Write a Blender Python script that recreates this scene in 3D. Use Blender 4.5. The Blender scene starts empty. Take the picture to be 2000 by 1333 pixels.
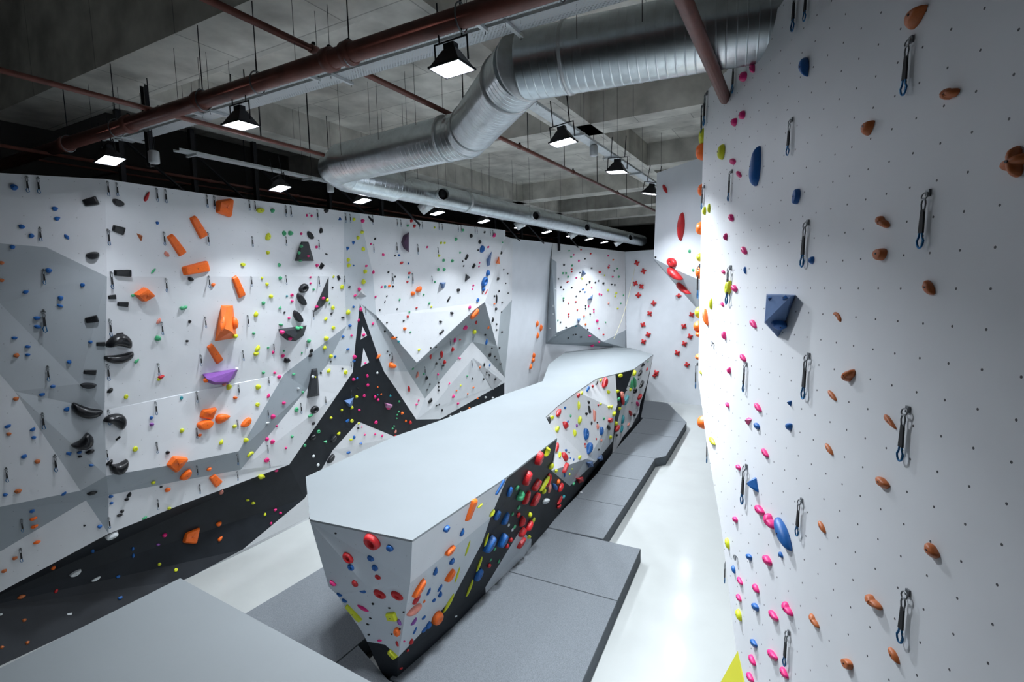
import bpy, bmesh, math, random
from mathutils import Vector as V, Matrix
from mathutils.bvhtree import BVHTree
random.seed(7)
S = bpy.context.scene
COL = S.collection
# ------------------------------------------------------------------ camera
F, CX, CY, H = 1031.0, 1000.0, 666.5, 7.5
def _d(u, v): return V(((u - CX) / F, -(v - CY) / F, -1.0))
_Y = _d(1569, 549).normalized()
_X = (-_d(-880, 608)).normalized(); _X = (_X - _Y * _X.dot(_Y)).normalized()
_Z = _X.cross(_Y)
ROT = Matrix((_X, _Y, _Z))            # camera -> world
CAM = V((0, 0, H))
cd = bpy.data.cameras.new('camera'); cam = bpy.data.objects.new('camera', cd); COL.objects.link(cam)
cd.sensor_width = 36.0; cd.lens = 36.0 * F / 2000.0; cd.clip_start = 0.05; cd.clip_end = 200
cam.matrix_world = Matrix.Translation(CAM) @ ROT.to_4x4()
S.camera = cam
# ------------------------------------------------------------------ world, exposure
w = bpy.data.worlds.new('world'); S.world = w; w.use_nodes = True
w.node_tree.nodes['Background'].inputs[0].default_value = (0.62, 0.72, 0.80, 1)
w.node_tree.nodes['Background'].inputs[1].default_value = 0.0
S.view_settings.view_transform = 'Standard'; S.view_settings.look = 'None'
S.view_settings.gamma = 1.0; S.view_settings.use_curve_mapping = False
S.view_settings.exposure = 0.48
LAMP_W = 170.0
S.cycles.max_bounces = 7; S.cycles.diffuse_bounces = 4; S.cycles.use_denoising = True

def ray(u, v): return ROT @ _d(u, v)
def onz(u, v, z): r = ray(u, v); return CAM + r * ((z - H) / r.z)
def onx(u, v, x): r = ray(u, v); return CAM + r * (x / r.x)
def ony(u, v, y): r = ray(u, v); return CAM + r * (y / r.y)
def onpl(u, v, p, n): r = ray(u, v); return CAM + r * ((p - CAM).dot(n) / r.dot(n))
def proj(p):
    c = ROT.transposed() @ (p - CAM); return (CX + F * c.x / -c.z, CY - F * c.y / -c.z)

# ------------------------------------------------------------------ materials
def mat(name, col, rough=0.6, metal=0.0, noise=0.0, nscale=8.0, bump=0.0, bscale=60.0, emit=None, espec=0.5):
    m = bpy.data.materials.new(name); m.use_nodes = True
    nt = m.node_tree; b = nt.nodes['Principled BSDF']
    b.inputs['Roughness'].default_value = rough; b.inputs['Metallic'].default_value = metal
    b.inputs['Specular IOR Level'].default_value = espec
    c = (*col, 1)
    tc = nt.nodes.new('ShaderNodeTexCoord')
    n = nt.nodes.new('ShaderNodeTexNoise'); n.inputs['Scale'].default_value = nscale; n.inputs['Detail'].default_value = 5
    nt.links.new(tc.outputs['Object'], n.inputs['Vector'])
    r = nt.nodes.new('ShaderNodeMapRange'); r.inputs[1].default_value = .3; r.inputs[2].default_value = .7
    r.inputs[3].default_value = 1 - noise; r.inputs[4].default_value = 1 + noise
    nt.links.new(n.outputs['Fac'], r.inputs[0])
    mx = nt.nodes.new('ShaderNodeMix'); mx.data_type = 'RGBA'; mx.blend_type = 'MULTIPLY'; mx.inputs[0].default_value = 1
    mx.inputs[6].default_value = c
    nt.links.new(r.outputs[0], mx.inputs[7]); nt.links.new(mx.outputs[2], b.inputs['Base Color'])
    if bump:
        n2 = nt.nodes.new('ShaderNodeTexNoise'); n2.inputs['Scale'].default_value = bscale
        nt.links.new(tc.outputs['Object'], n2.inputs['Vector'])
        bp = nt.nodes.new('ShaderNodeBump'); bp.inputs['Strength'].default_value = bump; bp.inputs['Distance'].default_value = .01
        nt.links.new(n2.outputs['Fac'], bp.inputs['Height']); nt.links.new(bp.outputs[0], b.inputs['Normal'])
    if emit:
        b.inputs['Emission Color'].default_value = (*emit[0], 1); b.inputs['Emission Strength'].default_value = emit[1]
    return m, nt, b, mx
def wallmat(name, col, gx, gz, dots=.8, rough=.55, noise=.03):
    """painted plywood with a grid of dark T-nut holes, uv in metres"""
    m, nt, b, mx = mat(name, col, rough, noise=noise, nscale=1.5)
    uv = nt.nodes.new('ShaderNodeUVMap'); sp = nt.nodes.new('ShaderNodeSeparateXYZ'); nt.links.new(uv.outputs[0], sp.inputs[0])
    def M(op, a, b2=None):
        k = nt.nodes.new('ShaderNodeMath'); k.operation = op
        for i, x in enumerate((a, b2)):
            if x is None: continue
            if isinstance(x, (int, float)): k.inputs[i].default_value = x
            else: nt.links.new(x, k.inputs[i])
        return k.outputs[0]
    def dist(o, g): return M('MULTIPLY', M('SUBTRACT', M('FRACT', M('ADD', M('DIVIDE', o, g), .5)), .5), g)
    a, c = dist(sp.outputs[0], gx), dist(sp.outputs[1], gz)
    d = M('SQRT', M('ADD', M('MULTIPLY', a, a), M('MULTIPLY', c, c)))
    hole = M('LESS_THAN', d, 0.0085)
    m2 = nt.nodes.new('ShaderNodeMix'); m2.data_type = 'RGBA'
    nt.links.new(M('MULTIPLY', hole, dots), m2.inputs[0]); nt.links.new(mx.outputs[2], m2.inputs[6]); m2.inputs[7].default_value = (.02, .02, .025, 1)
    nt.links.new(m2.outputs[2], b.inputs['Base Color'])
    return m, nt, b
WHITE = wallmat('painted_white_panel', (.73, .745, .765), .35, .35, .35)[0]
WHITE_R = wallmat('white_panel_with_holes', (.72, .735, .755), .244, .227, .95, rough=.5)[0]
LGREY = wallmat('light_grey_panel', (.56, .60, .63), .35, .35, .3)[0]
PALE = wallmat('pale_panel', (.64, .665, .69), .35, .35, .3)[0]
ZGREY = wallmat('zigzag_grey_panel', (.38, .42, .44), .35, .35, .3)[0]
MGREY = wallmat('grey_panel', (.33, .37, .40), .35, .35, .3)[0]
BLACK = wallmat('charcoal_panel', (.0125, .0155, .020), .35, .35, .3, noise=.25)
BLACK[2].inputs['Specular IOR Level'].default_value = .25
BLACK = BLACK[0]
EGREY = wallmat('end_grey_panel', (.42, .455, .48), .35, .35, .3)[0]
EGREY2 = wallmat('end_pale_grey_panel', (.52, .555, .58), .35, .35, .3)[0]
WHITE_P = wallmat('white_pillar_paint', (.70, .73, .77), .35, .35, 0)[0]
DECK = mat('grey_deck', (.150, .168, .177), .55, noise=.04, nscale=.6, bump=.02)[0]
MATF = mat('mat_fabric', (.135, .149, .163), .92, noise=.3, nscale=70, bump=.35, bscale=160)[0]
MATS = mat('mat_side', (.09, .105, .12), .8, noise=.1)[0]
CONC, _nt, _b, _mx = mat('concrete', (.60, .58, .53), .85, noise=.28, nscale=1.4, bump=.25, bscale=9)
# board joints of the formwork, every metre and a quarter
_w = _nt.nodes.new('ShaderNodeTexBrick'); _w.inputs['Scale'].default_value = 1.0
_w.inputs['Brick Width'].default_value = 2.5; _w.inputs['Row Height'].default_value = 1.25; _w.inputs['Mortar Size'].default_value = .012
_w.inputs['Color1'].default_value = (1, 1, 1, 1); _w.inputs['Color2'].default_value = (.9, .9, .9, 1); _w.inputs['Mortar'].default_value = (.55, .55, .55, 1)
_tc = _nt.nodes.new('ShaderNodeTexCoord'); _nt.links.new(_tc.outputs['Object'], _w.inputs['Vector'])
_m2 = _nt.nodes.new('ShaderNodeMix'); _m2.data_type = 'RGBA'; _m2.blend_type = 'MULTIPLY'; _m2.inputs[0].default_value = 1
_nt.links.new(_mx.outputs[2], _m2.inputs[6]); _nt.links.new(_w.outputs[0], _m2.inputs[7]); _nt.links.new(_m2.outputs[2], _b.inputs['Base Color'])
DARKW = mat('dark_backing', (.05, .048, .045), .9)[0]
FLOOR, _nt, _b, _mx = mat('pale_resin_floor', (.405, .42, .41), .2, noise=.035, nscale=.8)
_n = _nt.nodes.new('ShaderNodeTexNoise'); _n.inputs['Scale'].default_value = 2.2; _n.inputs['Detail'].default_value = 6
_r = _nt.nodes.new('ShaderNodeMapRange'); _r.inputs[1].default_value = .35; _r.inputs[2].default_value = .65; _r.inputs[3].default_value = .11; _r.inputs[4].default_value = .24
_nt.links.new(_n.outputs['Fac'], _r.inputs[0]); _nt.links.new(_r.outputs[0], _b.inputs['Roughness'])
GALV = mat('galvanised_steel', (.58, .63, .65), .30, 1.0, noise=.12, nscale=5)[0]
GALV2 = mat('dull_galvanised', (.56, .59, .60), .45, .5, noise=.1)[0]
RUST = mat('red_oxide_paint', (.15, .048, .034), .45, noise=.2, nscale=6)[0]
STEEL = mat('dark_steel', (.02, .02, .024), .45, .6)[0]
CHROME = mat('worn_steel', (.20, .21, .22), .35, .8)[0]
SLING = mat('black_webbing', (.012, .012, .014), .7)[0]
BLUEM = mat('blue_anodised', (.02, .13, .30), .3, .7)[0]
GLASS = mat('lamp_glass', (1, 1, 1), .3, emit=((.86, .90, 1.0), 60.0))[0]
PLAST = mat('white_plastic', (.45, .47, .48), .4)[0]
BOLT = mat('bolt_head', (.03, .03, .035), .4, .5)[0]
YEL = mat('yellow_wall_paint', (.62, .60, .04), .5)[0]
ROPE = mat('sand_rope', (.50, .46, .30), .8)[0]
# perforated tray: open holes between steel
PERF, _nt, _b, _mx = mat('perforated_tray', (.55, .58, .60), .5, .3)
_tc = _nt.nodes.new('ShaderNodeTexCoord'); _v = _nt.nodes.new('ShaderNodeTexBrick')
_v.inputs['Scale'].default_value = 1.0; _v.inputs['Brick Width'].default_value = .05; _v.inputs['Row Height'].default_value = .03; _v.inputs['Mortar Size'].default_value = .0095
_v.inputs['Mortar Smooth'].default_value = 0
_nt.links.new(_tc.outputs['Object'], _v.inputs['Vector'])
_t = _nt.nodes.new('ShaderNodeBsdfTransparent'); _ms = _nt.nodes.new('ShaderNodeMixShader')
_nt.links.new(_v.outputs['Fac'], _ms.inputs[0]); _nt.links.new(_t.outputs[0], _ms.inputs[1]); _nt.links.new(_b.outputs[0], _ms.inputs[2])
_nt.links.new(_ms.outputs[0], _nt.nodes['Material Output'].inputs[0])
# resin colours of the holds
RC = {'B': ((.008, .105, .36), 'blue'), 'O': ((.92, .155, .012), 'orange'), 'K': ((.006, .0065, .008), 'black'), 'Y': ((.62, .66, .02), 'yellow'),
      'G': ((.06, .38, .17), 'green'), 'P': ((.74, .018, .19), 'pink'), 'R': ((.52, .014, .018), 'red'), 'N': ((.50, .135, .035), 'rust-orange'),
      'W': ((.62, .65, .66), 'chalked white'), 'V': ((.24, .07, .33), 'purple'), 'T': ((.02, .26, .30), 'teal'), 'J': ((.70, .25, .19), 'salmon')}
RM = {}
for k, (c, n) in RC.items():
    RM[k] = mat(n.replace(' ', '_').replace('-', '_') + '_resin', c, .28 if k == 'K' else .42, noise=.08, nscale=14, bump=.1)[0]
DISC = mat('scuffed_black_resin', (.013, .014, .017), .45, noise=.3, nscale=20)[0]
VOLK = mat('charcoal_volume', (.02, .023, .027), .6, noise=.2, nscale=12)[0]
VOLB = mat('blue_volume', (.085, .16, .33), .55, noise=.1, nscale=9)[0]
VOLV = mat('purple_volume', (.20, .07, .32), .55, noise=.1, nscale=9)[0]
VOLO = mat('orange_volume', (.85, .17, .02), .5, noise=.06)[0]
VOLP = mat('pale_pink_volume', (.50, .22, .40), .5)[0]
VOLD = mat('plum_volume', (.055, .022, .06), .55)[0]

# ------------------------------------------------------------------ helpers
def tag(o, label=None, cat=None, group=None, kind=None):
    for k, x in (('label', label), ('category', cat), ('group', group), ('kind', kind)):
        if x: o[k] = x
    return o
def link(o, parent=None):
    COL.objects.link(o)
    if parent: o.parent = parent
    return o
def empty(name, loc=(0, 0, 0)):
    o = bpy.data.objects.new(name, None); o.empty_display_size = .1; o.location = loc; return link(o)
def mesh(name, vs, fs, mats, parent=None, smooth=False, mi=None, uv=None):
    me = bpy.data.meshes.new(name); me.from_pydata([tuple(v) for v in vs], [], fs)
    for m in (mats if isinstance(mats, (list, tuple)) else [mats]): me.materials.append(m)
    if mi:
        for p, i in zip(me.polygons, mi): p.material_index = i
    if uv:
        l = me.uv_layers.new(name='UVMap')
        for p in me.polygons:
            for li in p.loop_indices: l.data[li].uv = uv(me.vertices[me.loops[li].vertex_index].co)
    if smooth:
        for p in me.polygons: p.use_smooth = True
    me.update()
    return link(bpy.data.objects.new(name, me), parent)
class MB:
    def __init__(s): s.v, s.f = [], []
    def add(s, vs, fs):
        n = len(s.v); s.v += [V(v) for v in vs]; s.f += [tuple(i + n for i in f) for f in fs]; return s
    def box(s, a, b):
        (x0, y0, z0), (x1, y1, z1) = a, b
        return s.add([(x0, y0, z0), (x1, y0, z0), (x1, y1, z0), (x0, y1, z0), (x0, y0, z1), (x1, y0, z1), (x1, y1, z1), (x0, y1, z1)],
                     [(0, 3, 2, 1), (4, 5, 6, 7), (0, 1, 5, 4), (1, 2, 6, 5), (2, 3, 7, 6), (3, 0, 4, 7)])
    def frus(s, c, b, t, h):
        x, y, z = c
        return s.add([(x - b[0], y - b[1], z), (x + b[0], y - b[1], z), (x + b[0], y + b[1], z), (x - b[0], y + b[1], z),
                      (x - t[0], y - t[1], z + h), (x + t[0], y - t[1], z + h), (x + t[0], y + t[1], z + h), (x - t[0], y + t[1], z + h)],
                     [(0, 3, 2, 1), (4, 5, 6, 7), (0, 1, 5, 4), (1, 2, 6, 5), (2, 3, 7, 6), (3, 0, 4, 7)])
    def tube(s, pts, r, n=8, closed=False, caps=True):
        pts = [V(p) for p in pts]; m = len(pts); rs = r if isinstance(r, (list, tuple)) else [r] * m
        base = len(s.v); prev = None
        for i, p in enumerate(pts):
            if closed: t = (pts[(i + 1) % m] - pts[i - 1]).normalized(); k = 1
            else:
                a = (p - pts[i - 1]).normalized() if i else None; b = (pts[i + 1] - p).normalized() if i < m - 1 else None
                t = (a + b).normalized() if a and b else (a or b)
                k = 1 / max(.5, abs(t.dot(a))) if a and b else 1
            if prev is None:
                u = t.cross(V((0, 0, 1)));
                if u.length < .1: u = t.cross(V((1, 0, 0)))
                u.normalize()
            else: u = (prev - t * prev.dot(t)).normalized()
            prev = u; w_ = t.cross(u)
            mit = None
            if not closed and k > 1.001:
                ax = (b - a); ax = (ax - t * ax.dot(t)).normalized(); mit = ax
            for j in range(n):
                q = (u * math.cos(2 * math.pi * j / n) + w_ * math.sin(2 * math.pi * j / n)) * rs[i]
                if mit: q += mit * q.dot(mit) * (k - 1)
                s.v.append(p + q)
        for i in range(m if closed else m - 1):
            for j in range(n):
                a0, a1 = base + i * n, base + ((i + 1) % m) * n
                s.f.append((a0 + j, a0 + (j + 1) % n, a1 + (j + 1) % n, a1 + j))
        if caps and not closed:
            s.f.append(tuple(base + j for j in range(n))[::-1]); s.f.append(tuple(base + (m - 1) * n + j for j in range(n)))
        return s
    def build(s, name, m, parent=None, smooth=False):
        return mesh(name, s.v, s.f, m, parent, smooth)

# surfaces that holds can be bolted to
TRI_V, TRI_F, TRI_N = [], [], []
def surf(vs, fs, where):
    n = len(TRI_V); TRI_V.extend(V(v) for v in vs)
    for f, wn in zip(fs, where):
        for i in range(1, len(f) - 1): TRI_F.append((f[0] + n, f[i] + n, f[i + 1] + n)); TRI_N.append(wn)
def tess(vs, fs):
    """triangulate polygons that may be concave"""
    from mathutils.geometry import tessellate_polygon
    out, src = [], []
    for k, f in enumerate(fs):
        if len(f) == 3: out.append(tuple(f)); src.append(k); continue
        for t in tessellate_polygon([[vs[i] for i in f]]):
            out.append(tuple(f[i] for i in t)); src.append(k)
    # face the camera
    res = []
    for t in out:
        a, b, c = (V(vs[i]) for i in t); n = (b - a).cross(c - a)
        res.append(t if n.dot(CAM - a) > 0 else (t[0], t[2], t[1]))
    return res, src
def panelwall(name, verts, polys, parent=None, uv=None, reg=True):
    """verts: name -> 3D point; polys: [(names, material, where)]"""
    keys = list(verts); ix = {k: i for i, k in enumerate(keys)}; vs = [V(verts[k]) for k in keys]
    fs = [[ix[k] for k in p[0].split()] for p in polys]
    mats = []
    for p in polys:
        if p[1] not in mats: mats.append(p[1])
    tf, src = tess(vs, fs)
    o = mesh(name, vs, tf, mats, parent, mi=[mats.index(polys[k][1]) for k in src], uv=uv)
    if reg: surf(vs, tf, [polys[k][2] for k in src])
    return o

# ------------------------------------------------------------------ the shell
def slab(name, a, b, m): return tag(MB().box(a, b).build(name, m), kind='structure')
slab('floor', (-22, -6, -.2), (14, 40, 0), FLOOR)
slab('ceiling', (-22, 5.2, 12.35), (14, 40, 12.6), CONC)
slab('ceiling', (-22, -6, 14.0), (14, 5.2, 14.3), CONC)
slab('wall_north', (-22, 39.6, 0), (14, 40, 12.4), DARKW)
slab('wall_west', (-16.6, -6, 0), (-16.2, 40, 14), DARKW)
slab('wall_east', (10, -6, 0), (10.3, 40, 14), DARKW)
slab('wall_south', (-22, -6.3, 0), (14, -6, 14), DARKW)
def beam(a, b): slab('ceiling_beam', a, b, CONC)
beam((-22, 5.15, 11.6), (14, 6.38, 14))
for y0, y1 in ((13.2, 14.2), (22.7, 23.6), (27.5, 28.3), (31.6, 32.4), (36, 36.8)): beam((-22, y0, 11.6), (14, y1, 12.4))
beam((-4.85, 18.8, 11.6), (14, 19.7, 12.4))
beam((-5.8, 6.38, 11.6), (-4.85, 36, 12.4)); beam((-13.2, 6.38, 11.6), (-12.0, 36, 12.4)); beam((1.2, 6.38, 11.6), (2.3, 36, 12.4))

# ------------------------------------------------------------------ long climbing wall
def L(u, v, d): # point of the leaning wall plane, d metres out towards the hall
    r = ray(u, v); n = V((1, 0, -.17)); return CAM + r * ((-14.15 + d - (CAM.x - .17 * CAM.z)) / r.dot(n))
A = {}
for s in """a1 205 350 0;t1 430 383 0;a2 672 413 .12;a2b 702 417 .1;a3 987 450 .7
e1 209 541 .12;e2 672 540 .2;e3 728 535 .15
f2 204 802 .02;f3 208 930 .15;f4 212 1043 .0;f3b 212 968 .02
h2 350 988 .05;h3 565 908 .05
b1 -70 1357 -.02;b2 363 1133 -.02;b2b 474 1074 .02;b3 595 974 .05;b4 604 1010 -.05
k1 340 908 .2;k2 466 882 .2;k3 470 918 .08;k4 345 941 .08
n1 340 774 .0;n2 466 748 .0;n3 555 731 .03;n4 677 637 .08;n5 600 760 .02;n6 640 712 .04;n7 688 716 .12
u1 703 593 .15;u2 694 673 .13;u3 689 727 .12;u4 677 745 .11;u5 660 770 .1
v2 723 651 .14;v3 742 706 .12;v4 750 726 .12;v5 772 758 .08;v6 813 820 .0
x1 708 638 .14;x2 717 656 .14;x3 704 664 .13;y1 710 680 .13;y2 721 708 .12;y3 705 717 .12
w1 735 617 .2;w2 814 709 .5;w2b 928 604 .66;w3 947 590 .68;w4 971 678 .25
q1 797 726 .12;q2 740 622 .15;q3 830 779 .0;q4 922 634 .02;q5 922 668 .06;q6 986 738 .0
r1 975 505 .7;r2 987 462 .4;r3 1001 466 .2;r4 1000 586 .1;r5 978 611 .25
i1 840 800 .02;i2 924 700 .06;i3 963 762 .02;z1 985 748 .0;z2 860 819 -.02;z3 700 824 .05;z4 772 854 .0;z5 650 880 .05
p1 1080 475 .0;p2 1066 672 .0;p3 1040 800 .0;p4 985 800 .0;c1 700 905 -.05;c2 870 880 -.05;c3 985 830 -.05""".replace('\n', ';').split(';'):
    k, u, v, d = s.split(); A[k] = L(float(u), float(v), float(d))
_a0 = L(-70, 334, -.9); _n = (A['f4'] - A['a1']).cross(_a0 - A['a1']).normalized(); _n = -_n if _n.x < 0 else _n
A['a0'] = _a0
for s in """e0 -70 470 .06;e5 90 483 .1;lm -70 590 .08;l1 0 593 .08;l2 155 750 .12;m1 -70 650 .08;m2 29 765 .09;f2c 157 959 .12;g1 -70 1005 .2;g2 -70 1120 .03;g3 168 978 .06;h1 -70 1195 .0""".replace('\n', ';').split(';'):
    k, u, v, d = s.split(); A[k] = onpl(float(u), float(v), A['a1'] + _n * float(d), _n)
# floor line behind the boulder and the open end under the camera
for k, x, y in (('o1', -14.15, 2.0), ('o2', -14.15, 7.45), ('o3', -14.2, 11.45), ('o4', -14.2, 26.0)): A[k] = V((x, y, 0))
LW = 'on the long wall'
up_, mid_, dk_, lg_, lo_ = 'white upper panel', 'white middle panel', 'black painted band', 'grey band', 'white lower strip'
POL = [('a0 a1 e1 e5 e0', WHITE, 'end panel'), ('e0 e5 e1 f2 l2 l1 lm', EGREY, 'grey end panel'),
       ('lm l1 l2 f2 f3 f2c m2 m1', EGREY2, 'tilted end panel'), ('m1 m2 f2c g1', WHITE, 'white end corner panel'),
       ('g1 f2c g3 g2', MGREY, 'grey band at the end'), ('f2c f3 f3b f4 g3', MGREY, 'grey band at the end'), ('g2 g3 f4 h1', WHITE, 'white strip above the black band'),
       ('a1 t1 a2 e2 e1', WHITE, 'upper white panel'), ('e1 e2 n4 n3 n2 n1 f2', WHITE, 'middle white panel'),
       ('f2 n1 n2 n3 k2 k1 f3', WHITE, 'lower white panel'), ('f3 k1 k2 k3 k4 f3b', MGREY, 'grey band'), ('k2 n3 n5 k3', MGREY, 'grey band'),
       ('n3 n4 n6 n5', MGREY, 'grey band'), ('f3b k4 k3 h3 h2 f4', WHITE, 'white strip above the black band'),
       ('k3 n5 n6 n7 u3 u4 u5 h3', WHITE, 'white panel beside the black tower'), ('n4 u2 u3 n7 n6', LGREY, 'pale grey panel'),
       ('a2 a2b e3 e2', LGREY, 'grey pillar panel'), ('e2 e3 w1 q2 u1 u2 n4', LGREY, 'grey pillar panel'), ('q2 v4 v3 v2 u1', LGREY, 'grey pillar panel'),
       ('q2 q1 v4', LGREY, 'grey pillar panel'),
       ('u1 v2 x2 x1', BLACK, 'black tower'), ('u1 x1 x3 u2', BLACK, 'black tower'), ('x3 x2 v2 v3 y2 y1', BLACK, 'black tower'), ('x3 y1 y3 u3 u2', BLACK, 'black tower'),
       ('x1 x2 x3', WHITE, 'white cutout in the tower'), ('y1 y2 y3', WHITE, 'white cutout in the tower'),
       ('y3 y2 v3 v4 v5 v6 z4 z3 z5 b3 h3 u5 u4 u3', BLACK, 'black tower base'),
       ('h1 f4 h2 h3 b3 b2b b2 b1', BLACK, 'black band'), ('b2b b3 b4 b2', WHITE, 'white strip at the floor'), ('b1 b2 o2 o1', BLACK, 'black band'), ('b2 b4 o3 o2', WHITE, 'white strip at the floor'),
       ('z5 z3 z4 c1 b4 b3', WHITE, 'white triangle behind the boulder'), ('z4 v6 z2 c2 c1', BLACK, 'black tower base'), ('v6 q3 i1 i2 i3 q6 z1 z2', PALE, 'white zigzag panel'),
       ('v4 q1 q3 v6 v5', WHITE, 'white panel beyond the tower'),
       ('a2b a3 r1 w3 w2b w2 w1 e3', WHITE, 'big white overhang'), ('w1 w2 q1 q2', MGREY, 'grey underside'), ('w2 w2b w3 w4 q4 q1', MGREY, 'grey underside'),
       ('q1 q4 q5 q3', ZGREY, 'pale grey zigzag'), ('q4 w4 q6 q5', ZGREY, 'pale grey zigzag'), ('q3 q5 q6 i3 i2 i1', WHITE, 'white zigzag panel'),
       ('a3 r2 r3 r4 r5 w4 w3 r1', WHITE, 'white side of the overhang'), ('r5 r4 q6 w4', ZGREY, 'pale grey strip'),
       ('r3 p1 p2 p3 p4 z1 q6 r4', WHITE_P, 'smooth pillar'), ('z1 p4 c3 c2 z2', BLACK, 'black strip behind the boulder'), ('p4 p3 c3', WHITE_P, 'smooth pillar'),
       ('c1 c2 c3 o4 o3 b4', BLACK, 'black strip behind the boulder')]
def uvl(p): return (p.y, p.z)
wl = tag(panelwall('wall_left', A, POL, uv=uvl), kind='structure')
# top lip of the wall boards, going back to the dark wall
lip = MB()
tops = [A[k] for k in ('a0', 'a1', 't1', 'a2', 'a2b', 'a3', 'r2', 'r3', 'p1')]
for a, b in zip(tops, tops[1:]):
    lip.add([a, b, b + V((-.12, 0, -.01)), a + V((-.12, 0, -.01))], [(0, 1, 2, 3)])
tag(lip.build('trim_1', WHITE_P), kind='structure')

# ------------------------------------------------------------------ far wall
def B(u, v, x): return onx(u, v, x)
D = {}
for s in """p1 1080 475 -12.1;a 1221 492 -11.3;b 1282 490 -9.3;c 1222 675 -12.1;q1 1077 505 -12.15;q2 1087 512 -11.9;q3 1087 650 -11.9;q4 1130 633 -12.0
q5 1178 668 -11.9;q6 1222 645 -11.9;q7 1065 670 -12.6;q8 1222 680 -12.1;q9 1050 760 -12.6;q10 1225 790 -12.3""".replace('\n', ';').split(';'):
    k, u, v, x = s.split(); D[k] = B(float(u), float(v), float(x))
D['p1'] = A['p1']; D['q7'] = A['p2']; D['q9'] = A['p3']
D['g1'] = onz(1225, 777.5, 0); D['g2'] = onz(1500, 806, 0); D['g0'] = V((-12.5, D['g1'].y + .0, 0)); D['g9'] = V((A['p3'].x, A['p3'].y, 0))
D['b'] = V((D['g2'].x + 0, D['g2'].y, 9.75)); D['a'] = ony(1221, 492, D['g1'].y); D['q8'] = ony(1222, 680, D['g1'].y); D['q6'] = ony(1222, 645, D['g1'].y)
_e = D['a'] - D['p1']; _m = V((-_e.y, _e.x, 0)).normalized(); _m = -_m if _m.x < 0 else _m
for k, u, v, d in (('q1', 1077, 505, 0), ('q2', 1087, 512, 0), ('q3', 1087, 650, 0), ('q4', 1130, 633, 0), ('q5', 1178, 668, 0)): D[k] = onpl(u, v, D['p1'] + _m * d, _m)
panelwall_o = tag(panelwall('wall_back', D, [
    ('p1 a q6 q5 q4 q3 q2 q1', WHITE, 'white far panel'), ('q1 q2 q3 q4 q5 q6 q8 q7', MGREY, 'grey surround of the far panel'),
    ('q7 q8 g1 g9 q9', WHITE_P, 'pale base of the far wall'), ('a b g2 g1', WHITE_P, 'pale end wall')], uv=lambda p: (p.x, p.z)), kind='structure')
tag(MB().box((D['g1'].x, D['g1'].y - .05, 0), (D['g2'].x, D['g1'].y + .02, .06)).build('baseboard_back', PLAST), kind='structure')

# ------------------------------------------------------------------ high overhang panel beyond the near wall
pd = V((-.74, .67, 0)).normalized(); pn = pd.cross(V((0, 0, 1))).normalized(); pp = onz(1283, 338, 10.3)
if pn.dot(CAM - pp) < 0: pn = -pn
E_ = {k: onpl(u, v, pp, pn) for k, u, v in (('a', 1283, 338), ('b', 1410, 293), ('c', 1410, 566), ('d', 1320, 527), ('e', 1277, 505))}
E_['f'] = onpl(1364, 606, pp - pn * .55, pn); E_['g'] = onpl(1420, 660, pp - pn * .7, pn); E_['h'] = onpl(1278, 509, pp - pn * .12, pn)
E_['i'] = onpl(1362, 560, pp - pn * .1, pn); E_['j'] = E_['b'] - pn * 1.2; E_['k'] = E_['a'] - pn * .25
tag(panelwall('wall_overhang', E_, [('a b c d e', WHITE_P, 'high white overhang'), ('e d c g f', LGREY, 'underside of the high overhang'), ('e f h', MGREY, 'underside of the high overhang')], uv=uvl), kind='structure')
mesh('trim_2', [E_['a'], E_['b'], E_['b'] - pn * .3, E_['k']], [(0, 1, 2, 3)], WHITE_P)['kind'] = 'structure'

# ------------------------------------------------------------------ near wall on the camera's side
d0 = ray(1052, 561); d0.z = 0; d0.normalize(); NR = d0.cross(V((0, 0, 1)))   # NR points away from the hall
upR = V((0, 0, 1)) + NR * .04; nR = d0.cross(upR).normalized(); nR = -nR if nR.dot(CAM - (CAM + ray(1815, 430))) < 0 else nR
PR0 = CAM + ray(1815, 430) * 3.4
def Rw(u, v, off=0.0): return onpl(u, v, PR0 + nR * off, nR)
ORG = Rw(1592, 811.5)
G = {}
EDGE = [(1537, -8), (1460, 97), (1378, 180), (1372, 330), (1367, 560), (1364, 740), (1380, 865), (1410, 1040), (1445, 1333)]
for i, (u, v) in enumerate(EDGE): G['e%d' % i] = Rw(u, v)
G['t'] = Rw(1700, -190); G['t2'] = Rw(2300, -900); low = G['e8'] + (G['e8'] - G['e7']) * 1.25
lz = low.z; low2 = low - upR * lz; G['l'] = low; G['m'] = low2; G['r'] = Rw(2300, 1500); G['r'] = G['r'] - upR * G['r'].z
G['w'] = Rw(1428, 1333)
def uvr(p): q = p - ORG; return (q.dot(d0), q.z)
tag(panelwall('wall_right', G, [('t2 t e0 e1 e2 e3 e4 e5 e6 e7 e8 l m r', WHITE_R, 'near wall')], uv=uvr), kind='structure')
# return face behind the free edge, leading away from the camera
vdir = (G['e4'] - CAM); vdir.z = 0; vdir.normalize()
rt = (Matrix.Rotation(math.radians(-9), 3, 'Z') @ vdir)
RET = {}
for i in range(9): RET['a%d' % i] = G['e%d' % i]; RET['b%d' % i] = G['e%d' % i] + rt * 3.0
RET['a9'] = low; RET['b9'] = low + rt * 3
RET['a10'] = low2; RET['b10'] = low2 + rt * 3
tag(panelwall('wall_return', RET, [('a%d a%d b%d b%d' % (i, i + 1, i + 1, i), WHITE_P, 'return face') for i in range(1, 10)], uv=uvl, reg=False), kind='structure')
rn = V((-rt.y, rt.x, 0))
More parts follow.
